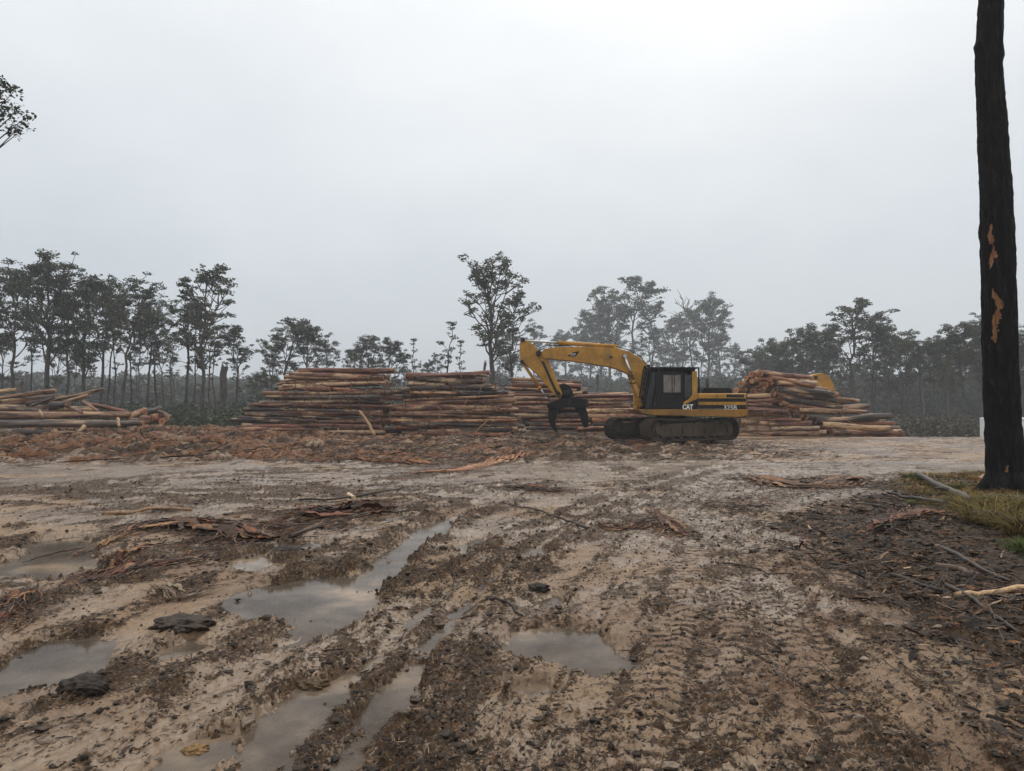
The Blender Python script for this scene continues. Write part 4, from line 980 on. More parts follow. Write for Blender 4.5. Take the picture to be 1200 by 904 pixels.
for i in range(1100):
    px = rr.uniform(880, 1500); d_ = rr.uniform(125, 170); x = px_x(px, d_); s = rr.uniform(1.4, 2.6); pts.append((x, d_, GZ(x, d_) + rr.uniform(.5, 6.5), s))
scrub('distant_wood', pts, .6, 26, 'misty wooded rise closing off the clearing', ((.028, .034, .02), (.05, .056, .032)))

# foliage reaching in from a tree outside the frame on the left
def edge_tree():
    x, y = -17.6, 19.5; z = GZ(x, y); o = empty('gum_tree', (x, y, z)); mb = MB(); pads = []
    mb.tube([(0, 0, -.3), (0, 0, 0), (.1, 0, 4), (.3, .1, 8), (.2, 0, 12), (.5, .1, 15)], [.4, .32, .27, .22, .14, .05], 12, caps=False)
    tg = [(8, 104), (2, 98), (16, 108), (-8, 112), (10, 125), (20, 130), (30, 138), (4, 140), (14, 150), (24, 148), (-10, 150), (2, 128), (-25, 135), (-30, 105), (20, 157), (-2, 112), (8, 133), (0, 92), (-40, 150), (-60, 90), (-50, 60), (-70, 130), (-80, 40)]
    rr = random.Random(9)
    for (px, py) in tg:
        q = at(px, py, 19.5 + rr.uniform(-.8, .8)) - Vector((x, y, z)); s = Vector((.25, .05, q.z - 2.2 - rr.random()))
        m_ = s.lerp(q, .5) + Vector((0, 0, -.3)); mb.tube([s, m_, q], [.06, .035, .008], 5, caps=False)
        pads.append((*q, .27 if px > -15 else .7))
    for k in range(14): a = rr.uniform(1.6, 4.7); pads.append((2.2 * math.cos(a), 2.2 * math.sin(a), rr.uniform(9, 15), .9))
    link(bpy.data.objects.new('trunk', mb.mesh('trunk', [M['trunk']])), o)
    V, Q_, C = leafpads(pads, 330, .062, np.random.default_rng(4), .7)
    link(bpy.data.objects.new('crown', quads_mesh('crown', V, Q_, [M['leaf']], C)), o)
    tag(o, 'near gum whose leaf sprays reach in at the upper-left frame corner', 'tree')
edge_tree()

# ------------------------------------------------------------------ burnt trunk
def burnt():
    bx, by = gpt(1180, 583); bz = GZ(bx, by); o = empty('burnt_gum_tree', (bx, by, bz))
    ns, nr = 110, 620; H = 17.0; t = np.linspace(-.05, 1, nr); a = np.linspace(0, 2 * math.pi, ns, endpoint=False); A_, T_ = np.meshgrid(a, t); z = T_ * H
    # centreline read off the picture: slight lean and a kink near the top
    kz = [-1, 0, 2.7, 4.3, 6.2, 7.6, 8.9, 12, 17]; kx = [0.04, .02, -.06, -.10, -.12, -.14, -.08, -.0, -.1]
    cx = np.interp(z, kz, kx); rad = np.interp(z, [-1, 0, .35, 1.2, 4, 9, 17], [.44, .36, .30, .272, .255, .185, .08])
    U = A_ * 3.2; fur = fbm(np.cos(A_) * 5 + 3, np.sin(A_) * 5 + z * .5, 5, 3) * .014 + fbm(np.cos(A_) * 14, np.sin(A_) * 14 + z * 1.8, 6, 4, .65) * .014 + fbm(np.cos(A_) * 3, z * 5 + np.sin(A_) * 3, 9, 3) * .007
    for (hz, ha, hr) in ((7.95, 3.14, .07), (7.8, 0.0, .06), (4.6, 2.5, .03), (1.9, 3.5, .035)):
        fur = fur + hr * np.exp(-((z - hz) / .1) ** 2 - (np.sin((A_ - ha) / 2) * 2 / .35) ** 2)
    rr_ = rad + fur; X = cx + rr_ * np.cos(A_); Y = rr_ * np.sin(A_) + .04 * np.sin(z)
    # scars: front is at angle -pi/2 (towards the camera)
    def scar(z0, z1, a0, w, s):
        mid = (z - z0) / (z1 - z0); e = np.minimum(mid, 1 - mid); ac = a0 + .35 * pn(z * 2.5, z * 0 + .3, s)
        wv = w * (.6 + .9 * pn(z * 4.3, z * 0 + s, s) + .7 * fbm(z * 11, A_ * 4, s, 3) + .3 * np.sin(mid * 3.1)); return (np.abs(A_ - ac) < wv * np.clip(e * 9, 0, 1)) & (e > 0)
    m1 = scar(3.9, 4.72, R(214), .17, 3); m2 = scar(2.6, 3.58, R(226), .22, 4); m3 = scar(.15, .5, R(240), .09, 5)
    msk = (m1 | m2 | m3).astype(float)
    X -= msk * .02 * np.cos(A_); Y -= msk * .02 * np.sin(A_)
    V = np.stack([X, Y, z], -1).reshape(-1, 3)
    i = np.arange(nr - 1)[:, None] * ns; j = np.arange(ns)[None]; j2 = (j + 1) % ns
    Q_ = np.stack([i + j, i + j2, i + ns + j2, i + ns + j], -1).reshape(-1, 4)
    m, nt, b = newmat('charred_bark'); at_ = N(nt, 'ShaderNodeAttribute', attribute_name='tint'); co = objco(nt)
    sp = N(nt, 'ShaderNodeSeparateColor'); L(nt, at_.outputs['Color'], sp.inputs[0])
    n1 = noise(nt, co, 1, 6, .7, (14, 14, 3)); n2 = noise(nt, co, 1, 5, .7, (30, 30, 5))
    c = ramp(nt, n1, [(.35, (.003, .003, .003)), (.55, (.010, .009, .009)), (.7, (.035, .03, .026))])
    c = mix(nt, ramp(nt, sp.outputs[0], [(.4, (0, 0, 0)), (.6, (1, 1, 1))]), c, ramp(nt, n2, [(.35, (.16, .07, .03)), (.6, (.38, .2, .1))]))
    L(nt, c, b.inputs['Base Color']); b.inputs['Roughness'].default_value = .8; b.inputs['Specular IOR Level'].default_value = .12; bump(nt, b, n1, 1.0, .05)
    link(bpy.data.objects.new('trunk', quads_mesh('trunk', V, Q_, [m], np.repeat(msk.reshape(-1, 1), 3, 1), sm=True)), o)
    mb = MB(); pads = []; rr = random.Random(2)
    for k in range(12):
        a_ = k * 2.4; z0 = 10.5 + k * .5; p = Vector((-.25, 0, z0)); q = p + Vector((math.cos(a_) * 2.2, math.sin(a_) * 2.2, 1.5)); mb.tube([p, p.lerp(q, .5) + Vector((0, 0, -.2)), q], [.08, .05, .02], 6, caps=False); pads.append((*q, .6))
    mb.obj('limbs', m, o)
    V, Q_, C = leafpads(pads, 120, .1, np.random.default_rng(4), .6); link(bpy.data.objects.new('crown', quads_mesh('crown', V, Q_, [M['leaf']], C)), o)
    for k in range(7):
        a_ = k * .9 + .3; rt_ = MB().tube([(math.cos(a_) * .2, math.sin(a_) * .2, .32), (math.cos(a_) * .36, math.sin(a_) * .36, .1), (math.cos(a_) * .62, math.sin(a_) * .62, -.08)], [.13, .09, .03], 8); rt_.obj('root', m, o)
    tag(o, 'fire-blackened gum trunk with orange bare patches at the litter bed', 'tree')
burnt()
# tussock and grass
def blades(name, spots, label):
    V = []; C = []
    for (x0, y0, n, h, sp, ln, pal) in spots:
        for i in range(n):
            a = rr.uniform(0, 6.28); r = sp * math.sqrt(rr.random()); x = x0 + r * math.cos(a); y = y0 + r * math.sin(a)
            V.append((x, y, h * rr.uniform(.5, 1.2), a + rr.gauss(0, .6), ln * rr.uniform(.5, 1.3))); C.append(np.array(rr.choice(pal)) * rr.uniform(.6, 1.4))
    A_ = np.array(V); n = len(A_); z = ground(A_[:, 0], A_[:, 1]); out = np.zeros((n, 8, 3)); w = .005
    for k in range(4):
        t = k / 3; hz = A_[:, 2] * (t - .45 * t * t * A_[:, 4]); ho = A_[:, 2] * A_[:, 4] * t * t
        for j, s in enumerate((-1, 1)):
            ww = w * (1 - t * .8) * s
            out[:, k * 2 + j, 0] = A_[:, 0] + np.cos(A_[:, 3]) * ho - np.sin(A_[:, 3]) * ww
            out[:, k * 2 + j, 1] = A_[:, 1] + np.sin(A_[:, 3]) * ho + np.cos(A_[:, 3]) * ww
            out[:, k * 2 + j, 2] = z + hz - .01
    base = (np.arange(n) * 8)[:, None]; Q_ = np.concatenate([base + np.array([k * 2, k * 2 + 1, k * 2 + 3, k * 2 + 2]) for k in range(3)], 0)
    o = link(bpy.data.objects.new(name, quads_mesh(name, out.reshape(-1, 3), Q_, [M['grass']], np.repeat(np.array(C), 8, 0)))); tag(o, label, kind='stuff')
YEL = [(.26, .165, .045), (.2, .12, .035), (.12, .09, .03), (.32, .2, .07)]; GRN = [(.05, .09, .02), (.08, .11, .03), (.1, .1, .03)]
sp = []
for i in range(120):
    px = rr.uniform(1055, 1215); py = rr.uniform(556, 584) if rr.random() < .7 else rr.uniform(584, 600)
    if px < 1075 and py > 580: continue
    x, y = gpt(px, py); sp.append((x, y, 60, .14, .3, 1.1, YEL if rr.random() < .93 else GRN))
for px, py in ((1150, 622), (1165, 612), (1180, 628), (1195, 612), (1140, 606), (1205, 640)): x, y = gpt(px, py); sp.append((x, y, 420, .42, .22, 1.1, [(.15, .11, .035), (.08, .07, .025), (.22, .15, .05)]))
for px, py in ((1198, 655), (1210, 662), (1078, 566), (1066, 562), (1120, 578)): x, y = gpt(px, py); sp.append((x, y, 260, .16, .16, .8, GRN))
blades('grass', sp, 'yellowing grass and long tussocks round the burnt trunk')
o = span(at(1146, 566, 14.3), at(1156, 563, 15.0), .24, 'short sawn billet with orange end in the yellow grass', 'loose billets in the grass', 4)
heap(1176, 596, .35, .1, 12, 'low mossy mound at the foot of the burnt trunk', (.05, .05, .02))

# ------------------------------------------------------------------ excavator
EX, EY = 6.65, 29.7
def NN(zx, zy, d_=28.25):
    p = at(590 + zx / 3.871, 380 + zy / 3.871, d_); return (EX - p.x, p.z)
def BB(zx, zy): return NN(zx, zy, 29.55)
def cylinder_pair(name, a, b, y, rb, rrod, frac, parent):
    a = Vector((a[0], y, a[1])); b = Vector((b[0], y, b[1])); m_ = a.lerp(b, frac); mb = MB()
    mb.cyl(a, m_, rb, 16); mb.cyl(m_ - (m_ - a).normalized() * .06, m_ + (b - m_).normalized() * .05, rb * 1.15, 16); mb.cyl(a + Vector((0, -rb * 1.2, 0)), a + Vector((0, rb * 1.2, 0)), rb * 1.1, 14)
    o = mb.obj(name, M['yellow'], parent)
    MB().cyl(m_, b, rrod, 12).cyl(b + Vector((0, -rb * 1.1, 0)), b + Vector((0, rb * 1.1, 0)), rb * .85, 12).obj('rod', M['chrome'], o); return o
def text(body, size, loc, parent, mat, name='lettering', bold=.012, sx=1.0):
    cu = bpy.data.curves.new(name, 'FONT'); cu.body = body; cu.size = size; cu.extrude = .004; cu.offset = bold * size / .3; cu.align_x = 'CENTER'; cu.align_y = 'CENTER'
    to = bpy.data.objects.new('tmp', cu); COL.objects.link(to); bpy.context.view_layer.update()
    me = bpy.data.meshes.new_from_object(to.evaluated_get(bpy.context.evaluated_depsgraph_get())); me.materials.clear(); me.materials.append(mat)
    bpy.data.objects.remove(to); o = link(bpy.data.objects.new(name, me), parent); o.location = loc
    o.rotation_euler = (R(90), 0, R(180)); o.scale = (sx, 1, 1)   # readable from the machine's own +Y side
    return o

def excavator_body(loc, rz, label):
    root = empty('excavator', loc, rz); tag(root, label, 'excavator')
    # --- undercarriage, slewed against the upper body
    sl = R(26); Ms = Matrix.Rotation(sl, 4, 'Z')
    mb = MB(); mb.box(-.9, .9, -1.05, 1.05, .38, .72, bev=.05); mb.cyl((0, 0, .7), (0, 0, 1.02), .62, 28)
    cf = mb.obj('carriage_frame', M['steel'], root); cf.rotation_euler = (0, 0, sl)
    hl, hh = 2.28, .47
    def trackpath(s):
        # racetrack, 0..1
        rad = hh - .05; st_ = 2 * (hl - rad); per = 2 * st_ + 2 * math.pi * rad; q = (s % 1) * per
        if q < st_: return (-(hl - rad) + q, 2 * rad + .05 - .035 * math.sin(q / st_ * 3.14 * 2) ** 2, 0)
        q -= st_
        if q < math.pi * rad: a = q / rad; return ((hl - rad) + math.sin(a) * rad, .05 + rad + math.cos(a) * rad, -a)
        q -= math.pi * rad
        if q < st_: return ((hl - rad) - q, .05, -math.pi)
        q -= st_; a = math.pi + q / rad; return (-(hl - rad) + math.sin(a) * rad, .05 + rad + math.cos(a) * rad, -a)
    for sd in (1, -1):
        mb = MB(); yc = sd * 1.27; ns_ = 46
        for k in range(ns_):
            x, z, a = trackpath(k / ns_); Mx = Matrix.Translation((x, yc, z)) @ Matrix.Rotation(-a, 4, 'Y')
            mb.box(-.105, .105, -.3, .3, -.022, .012, M_=Mx)
            for gx in (-.085, -.01, .065): mb.box(gx, gx + .018, -.295, .295, .012, .045, M_=Mx)
            mb.box(-.1, .1, -.14, -.07, -.1, -.022, M_=Mx); mb.box(-.1, .1, .07, .14, -.1, -.022, M_=Mx)
        tk = mb.obj('track', M['mudsteel'], root); tk.rotation_euler = (0, 0, sl)
        mb = MB(); mb.prism([(-1.75, .3), (-1.55, .2), (1.6, .2), (1.75, .32), (1.6, .68), (.9, .74), (-1.1, .74), (-1.6, .64)], yc - .17, yc + .2, bev=.02)
        for q in range(5): mb.box(-1.2 + q * .55, -1.05 + q * .55, yc + .2, yc + .24, .33, .58)
        mb.box(-1.3, 1.3, yc + .2, yc + .235, .6, .64)
        mb.obj('track_frame', M['trackframe'], tk)
        for x, nm in ((hl - hh, 'idler'), (-(hl - hh), 'sprocket')):
            mb = MB(); mb.cyl((x, yc - .1, hh), (x, yc + .1, hh), .34, 26); mb.cyl((x, yc - .2, hh), (x, yc + .2, hh), .2, 20); mb.cyl((x, yc + .2, hh), (x, yc + .26, hh), .13, 16)
            if nm == 'sprocket':
                for k in range(21): a = k * 6.2832 / 21; mb.box(-.03, .03, -.03, .03, .33, .39, M_=Matrix.Translation((x, yc, hh)) @ Matrix.Rotation(a, 4, 'Y'))
            mb.obj(nm, M['trackframe'], tk)
        for k in range(8): x = -1.5 + k * .43; MB().cyl((x, yc - .2, .2), (x, yc + .19, .2), .1, 16).obj('roller', M['mudsteel'], tk)
        for x in (-.7, .7): MB().cyl((x, yc - .12, .8), (x, yc + .15, .8), .08, 14).obj('roller', M['mudsteel'], tk)
    # --- upper structure
    zd0, zd1 = NN(0, 437)[1], NN(0, 408)[1]; fr = NN(612, 0)[0]; tail = NN(1105, 0)[0]
    mb = MB(); mb.prism([(fr + .02, zd1), (fr - .12, zd0 + .1), (fr - .5, zd0 + .02), (tail + .3, zd0 - .05), (tail + .02, zd0 + .04), (tail, zd1)], -1.43, 1.45, bev=.02)
    mb.obj('deck', M['yellowlow'], root)
    zt = NN(0, 335)[1]; z1 = NN(0, 405)[1]; fc = NN(880, 0)[0]; fp = NN(820, 0)[0]
    # engine housing (left side) with black band panel
    mb = MB(); mb.box(tail + .02, fc, -1.40, 1.40, z1 + .01, zt, bev=.06); mb.obj('engine_housing', M['yellow'], root)
    zb1 = NN(0, 413)[1]; zb2 = NN(0, 358)[1]
    mb = MB(); mb.box(tail + .06, fc - .0, 1.4, 1.415, z1 + .03, zb2); bp = mb.obj('side_panel', M['blackpanel'], root)
    za, zb = NN(0, 388)[1], NN(0, 374)[1]; MB().box(tail + .07, fc - .02, 1.415, 1.424, za, zb).obj('stripe', M['yellow'], bp)
    xm = NN(968, 0)[0]; MB().box(xm - .008, xm + .008, 1.424, 1.428, z1 + .03, zt - .04).obj('panel_joint', M['rubber'], bp)
    mb = MB(); mb.box(NN(1090, 0)[0], NN(1010, 0)[0], 1.40, 1.41, NN(0, 354)[1], NN(0, 340)[1])
    for k in range(6): xx = NN(1080 - k * 12, 0)[0]; mb.box(xx, xx + .02, 1.41, 1.42, NN(0, 352)[1], NN(0, 342)[1])
    mb.obj('vent', M['steel'], root)
    # front black wedge of the panel with the yellow sweep above
    P1 = [NN(820, 405), NN(880, 405), NN(880, 362), NN(850, 372), NN(820, 388)]
    MB().prism(P1, 1.30, 1.41).obj('side_panel', M['blackpanel'], root)
    P2 = [NN(818, 389), NN(852, 372), NN(882, 360), NN(882, 335), NN(866, 325), NN(856, 345), NN(842, 362), NN(818, 376)]
    MB().prism(P2, 1.28, 1.43, bev=.01).obj('sweep_trim', M['yellow'], root)
    # counterweight rounded tail
    mb = MB(); pl = []
    for k in range(13): a = R(-90 + k * 15); pl.append((tail + .05 - .25 * math.cos(a), 1.36 * math.sin(a)))
    vs = [(x, y, z1 + .0 - .02) for x, y in pl] + [(x, y, zt - .03) for x, y in pl]; nn_ = len(pl)
    mb._add(vs, [[k, k + 1, nn_ + k + 1, nn_ + k] for k in range(nn_ - 1)] + [list(range(nn_))[::-1], list(range(nn_, 2 * nn_))]); mb.obj('counterweight', M['black'], root)
    # black engine hood on top
    h0, h1 = NN(1050, 0)[0], NN(905, 0)[0]; zh = NN(0, 309)[1]
    MB().prism([(h0, zt), (h0 + .05, zh - .06), (h0 + .15, zh), (h1 - .12, zh), (h1, zt)], -.5, 1.1, bev=.03).obj('hood', M['black'], root)
    MB().cyl((h0 + .5, -.8, zt), (h0 + .5, -.8, zt + .65), .07, 14).obj('exhaust_pipe', M['steel'], root)
    for yy in (1.28, -1.28):
        mb = MB(); mb.tube([(fc - .15, yy, zt), (fc - .15, yy, zt + .25), (fc - .7, yy, zt + .25), (fc - .7, yy, zt)], .018, 8)
        if yy < 0: mb.obj('handrail', M['black'], root)
    # right-hand tank and boxes
    mb = MB(); mb.box(-.9, 1.35, -1.38, -.62, zd1, zd1 + .85, bev=.06); mb.obj('tank', M['yellow'], root)
    # --- cab
    cab = empty('cab', (0, 0, 0)); cab.parent = root
    zf = zd1 + .01; zr = NN(0, 216)[1]; fB = NN(640, 0)[0]; fT = NN(664, 0)[0]; fR = NN(880, 0)[0]
    y0, y1 = .38, 1.38; fd = NN(820, 0)[0]
    # floor / lower shell
    shell = [(fB, zf), (fB + .02, zf + .5), (fT, zr - .06), (fd + .35, zr - .06), (fd + .35, zf)]
    mb = MB(); mb.box(fd, fB - .05, y0, y1 - .05, zf, zf + .12)
    # corner posts
    def post(p, q, y, w=.045, m_=None):
        (m_ or mb).tube([Vector((p[0], y, p[1])), Vector((q[0], y, q[1]))], w, 4, sm=False)
    for y in (y0 + .05, y1 - .05):
        post((fB - .02, zf), (fT, zr - .08), y, .05); post((fd + .42, zf), (fd + .38, zr - .08), y, .04)
        post((NN(862, 0)[0], zf), (NN(866, 0)[0], zr - .05), y, .05)
        mb.tube([(fT, y, zr - .08), (fR + .12, y, zr - .08)], .05, 4, sm=False)
    mb.box(fR + .05, fd, y0, y1 - .04, zf, zf + .75); mb.box(fR + .08, fR + .14, y0 + .05, y1 - .06, zf + .7, zr - .1)
    mb.obj('cab_frame', M['black'], cab)
    # yellow rear pillar
    MB().prism([NN(858, 350), NN(880, 350), NN(880, 235), NN(858, 235)], y1 - .08, y1 + .02, bev=.01).obj('rear_pillar', M['yellow'], cab)
    # roof
    MB().box(fR - .08, NN(660, 0)[0] + .03, y0 - .06, y1 + .06, zr - .05, zr, bev=.02).obj('roof', M['black'], cab)
    # door and glass
    d0, d1 = NN(815, 0)[0], NN(690, 0)[0]
    dz0, dz1 = NN(0, 402)[1], NN(0, 236)[1]; gz0, gz1 = NN(0, 330)[1], NN(0, 250)[1]; g0, g1 = NN(805, 0)[0], NN(726, 0)[0]
    mb = MB(); mb.box(d0, d1, y1 - .05, y1 + .005, dz0, gz0 - .02); mb.box(d0, g0, y1 - .05, y1 + .005, gz0 - .02, dz1); mb.box(g1, d1, y1 - .05, y1 + .005, gz0 - .02, dz1); mb.box(g0, g1, y1 - .05, y1 + .005, gz1, dz1)
    mb.box(g0 - .02, g1 + .02, y1 + .005, y1 + .02, gz0 - .05, gz0 - .01)
    dr = mb.obj('door', M['blackpanel'], cab)
    mb = MB(); mb.box(g0, g1, y1 - .035, y1 - .025, gz0 - .02, gz1); mb.obj('window', M['viewtone'], dr)
    xc = (g0 + g1) / 2; MB().box(xc - .012, xc + .012, y1 - .025, y1 - .002, gz0 - .02, gz1).obj('window_divider', M['black'], dr)
    MB().box(d1 - .09, d1 - .05, y1 + .005, y1 + .05, gz0 - .35, gz0 - .15, bev=.01).obj('handle', M['steel'], dr)
    MB().prism([NN(858, 345), NN(858, 250), NN(824, 250), NN(824, 360)], y1 - .035, y1 - .02).obj('window', M['glass'], cab)
    MB().prism([NN(690, 400), NN(690, 240), NN(672, 240), NN(648, 400)], y1 - .04, y1 - .028).obj('window', M['glass'], cab)
    MB().box(fR + .15, fT - .1, y0 + .0, y0 + .015, zf + .6, zr - .12).obj('window', M['glass'], cab)
    fw = MB(); fw._add([(fB - .03, y0 + .05, zf + .5), (fB - .03, y1 - .06, zf + .5), (fT - .02, y1 - .06, zr - .1), (fT - .02, y0 + .05, zr - .1),
                        (fB - .05, y0 + .05, zf + .5), (fB - .05, y1 - .06, zf + .5), (fT - .04, y1 - .06, zr - .1), (fT - .04, y0 + .05, zr - .1)], [[0, 1, 2, 3], [7, 6, 5, 4], [0, 4, 5, 1], [2, 6, 7, 3]])
    fw.obj('windscreen', M['glass'], cab)
    # guard frame: bars in front of the cab and round it
    mb = MB(); gA, gB = NN(640, 400), NN(664, 216)
    for y in (y0 - .03, y1 + .03):
        mb.tube([(gA[0] + .06, y, gA[1]), (gB[0] + .05, y, gB[1])], .03, 6)
        mb.tube([(NN(672, 0)[0], y + .02, zf), (NN(706, 0)[0], y + .02, zr - .02)], .035, 6)
        mb.tube([(fR - .05, y, zt), (fR - .05, y, zr - .02)], .035, 6)
    for k in range(6):
        t = .15 + k * .15; x = gA[0] + .06 + (gB[0] - gA[0]) * t; z = gA[1] + (gB[1] - gA[1]) * t; mb.tube([(x, y0 - .03, z), (x, y1 + .03, z)], .016, 6)
    mb.obj('cab_guard', M['black'], cab)
    MB().box(NN(800, 0)[0] + .1, NN(760, 0)[0] + .1, .6, 1.1, zf + .3, zf + .95, bev=.05).obj('seat', M['rubber'], cab)
    MB().prism([NN(656, 395), NN(612, 395), NN(612, 360), NN(640, 355)], .3, .5).obj('boom_bracket', M['yellow'], root)
    mb = MB(); mb.tube([(fB + .02, y1, zd1 + .05), (fB + .03, y1 + .02, zd1 + .35), (fB - .02, y1, zd1 + .6)], .015, 6); mb.obj('grab_rail', M['black'], root)
    # lettering on the side
    p = NN(837, 398); text('CAT', .27, (p[0], 1.414, p[1]), root, M['decal'], sx=.78, bold=.014)
    p = NN(1030, 401); text('325B', .25, (p[0], 1.419, p[1]), root, M['decal'], sx=1.05, bold=.002)
    MB().tube([(fT + .05, y1 + .05, zr - .1), (fT + .2, y1 + .25, zr - .15), (fT + .2, y1 + .25, zr - .3)], .014, 6).box(fT + .17, fT + .22, y1 + .16, y1 + .34, zr - .6, zr - .3, bev=.01).obj('mirror', M['black'], cab)
    for yy in (y0 + .15, y1 - .15): MB().box(fT - .02, fT + .08, yy - .07, yy + .07, zr + .0, zr + .11, bev=.015).obj('work_lamp', M['black'], cab)
    return root, zd1

EZ = GZ(EX, EY)
exc, zd1 = excavator_body((EX, EY, EZ), math.pi, 'muddy yellow excavator with black cab and log grapple before the piles')
YB0, YB1 = -.38, .12
def offset_boom():
    top = [(186, 132), (250, 124), (350, 122), (440, 124), (520, 130), (570, 145), (620, 172), (650, 205), (668, 245), (668, 300), (650, 340)]
    bot = [(715, 385), (640, 355), (628, 318), (605, 285), (575, 250), (530, 228), (480, 213), (400, 200), (300, 186), (182, 175), (166, 152)]
    return [BB(*p) for p in top] + [(0.25, 1.35), (.1, 1.6), (.25, 1.85)][::-1] + [BB(*p) for p in bot[1:]]
bm_ = MB().prism(offset_boom(), YB0, YB1, bev=.02).obj('boom', M['yellow'], exc)
# weld ribs, boss and pin
mb = MB()
for p in ((163, 150), (548, 165), (488, 170)): q = BB(*p); mb.cyl((q[0], YB0 - .05, q[1]), (q[0], YB1 + .04, q[1]), .085 if p[0] != 488 else .06, 18)
mb.obj('pins', M['steel'], bm_)
for xz in (245, 415): q = BB(xz, 160); MB().box(q[0] - .008, q[0] + .008, YB1, YB1 + .008, q[1] - .19, q[1] + .2).obj('weld_seam', M['yellowlow'], bm_)
# logo patch: dark swoosh with white letters
S_ = [BB(*p) for p in ((288, 165), (318, 147), (345, 143), (330, 165), (316, 168))]
MB().prism(S_, YB1, YB1 + .006).obj('emblem', M['blackpanel'], bm_)
q = BB(316, 158); text('CAT', .13, (q[0], YB1 + .012, q[1]), bm_, M['decal'], sx=.9, bold=.006)
# hoses along the boom
mb = MB()
for k, dy in enumerate((-.1, -.16, -.22)):
    pts = [BB(*p) for p in ((165, 128), (200, 116), (260, 118), (360, 114), (440, 116), (515, 122), (575, 138), (625, 165), (655, 205), (672, 250), (690, 330))]
    mb.tube([(f_, dy, z + .02 + .01 * k) for f_, z in pts], .016, 6)
mb.tube([(*(lambda q: (q[0], -.1, q[1]))(BB(*p)),) for p in ((445, 105), (470, 98), (492, 92), (510, 100), (525, 122))], .016, 6)
mb.tube([(*(lambda q: (q[0], -.2, q[1]))(BB(*p)),) for p in ((445, 108), (475, 106), (500, 110), (520, 124))], .014, 6)
mb.tube([(*(lambda q: (q[0], .16, q[1]))(BB(*p)),) for p in ((185, 128), (165, 140), (158, 165), (172, 190), (190, 215), (215, 270), (240, 320), (262, 345))], .016, 6)
mb.obj('hoses', M['rubber'], bm_)
# stick
SP = [(78, 82), (88, 84), (128, 106), (158, 135), (160, 165), (172, 178), (205, 178), (258, 345), (232, 352), (100, 205), (74, 178), (72, 130)]
SP = [(84, 83), (100, 92), (135, 112), (156, 135), (166, 150), (176, 165), (205, 182), (268, 335), (262, 350), (234, 345), (165, 258), (96, 196), (75, 178), (74, 130), (76, 88)]
stk = MB().prism([BB(*p) for p in SP], -.32, .06, bev=.015).obj('stick', M['yellow'], exc)
mb = MB()
rib = [BB(*p) for p in ((172, 190), (184, 188), (250, 338), (240, 342))]; mb.prism(rib, .06, .066); mb.obj('stick_groove', M['rubber'], stk)
for p, r_ in (((88, 92), .09), ((84, 190), .08), ((160, 152), .12), ((250, 336), .09)): q = BB(*p); MB().cyl((q[0], -.38, q[1]), (q[0], .13, q[1]), r_, 18).obj('pin', M['steel'], stk)
cylinder_pair('stick_cylinder', BB(510, 118), BB(90, 92), -.13, .085, .045, .6, exc)
cylinder_pair('grapple_cylinder', BB(88, 196), BB(196, 352), -.13, .065, .035, .72, exc)
for y in (.24, -.5): cylinder_pair('boom_cylinder', (1.15, 1.25), BB(548, 166), y, .085, .05, .52, exc)
# linkage
mb = MB()
mb.prism([BB(*p) for p in ((250, 296), (275, 288), (305, 300), (322, 345), (300, 362), (268, 350), (252, 325))], -.26, .02, bev=.02)
mb.prism([BB(*p) for p in ((190, 345), (200, 352), (262, 345), (262, 330), (225, 352))], -.3, .05)
mb.obj('linkage', M['black'], exc)
# grapple
grp = empty('grapple', (0, 0, 0)); grp.parent = exc
mb = MB(); mb.prism([BB(*p) for p in ((194, 382), (262, 356), (318, 354), (384, 362), (386, 396), (350, 402), (300, 398), (250, 404), (204, 402))], -.42, .18, bev=.02)
q = BB(286, 345); mb.cyl((q[0], -.12, q[1] - .15), (q[0], -.12, q[1] + .25), .2, 20); mb.obj('grapple_body', M['black'], grp)
for p in ((205, 375), (300, 372), (378, 378)): q = BB(*p); MB().box(q[0] - .03, q[0] + .03, .18, .2, q[1] - .12, q[1] + .12).obj('plate_edge', M['steel'], grp)
t1 = [(208, 392), (204, 420), (206, 450), (216, 480), (230, 505), (246, 512), (240, 490), (236, 460), (244, 430), (256, 410), (262, 396)]
t2 = [(318, 396), (340, 412), (352, 440), (360, 470), (372, 492), (386, 488), (388, 462), (384, 430), (378, 408), (366, 394)]
for tt in (t1, t2):
    for y in (-.4, -.02): MB().prism([BB(*p) for p in tt], y, y + .09, bev=.01).obj('tine', M['black'], grp)
MB().cyl((BB(230, 440)[0], -.4, BB(230, 440)[1]), (BB(230, 440)[0], .07, BB(230, 440)[1]), .05, 12).cyl((BB(366, 440)[0], -.4, BB(366, 440)[1]), (BB(366, 440)[0], .07, BB(366, 440)[1]), .05, 12).obj('cross_bar', M['steel'], grp)
MB().cyl((BB(250, 418)[0], -.12, BB(250, 418)[1]), (BB(350, 418)[0], -.12, BB(350, 418)[1]), .06, 12).obj('grapple_ram', M['steel'], grp)

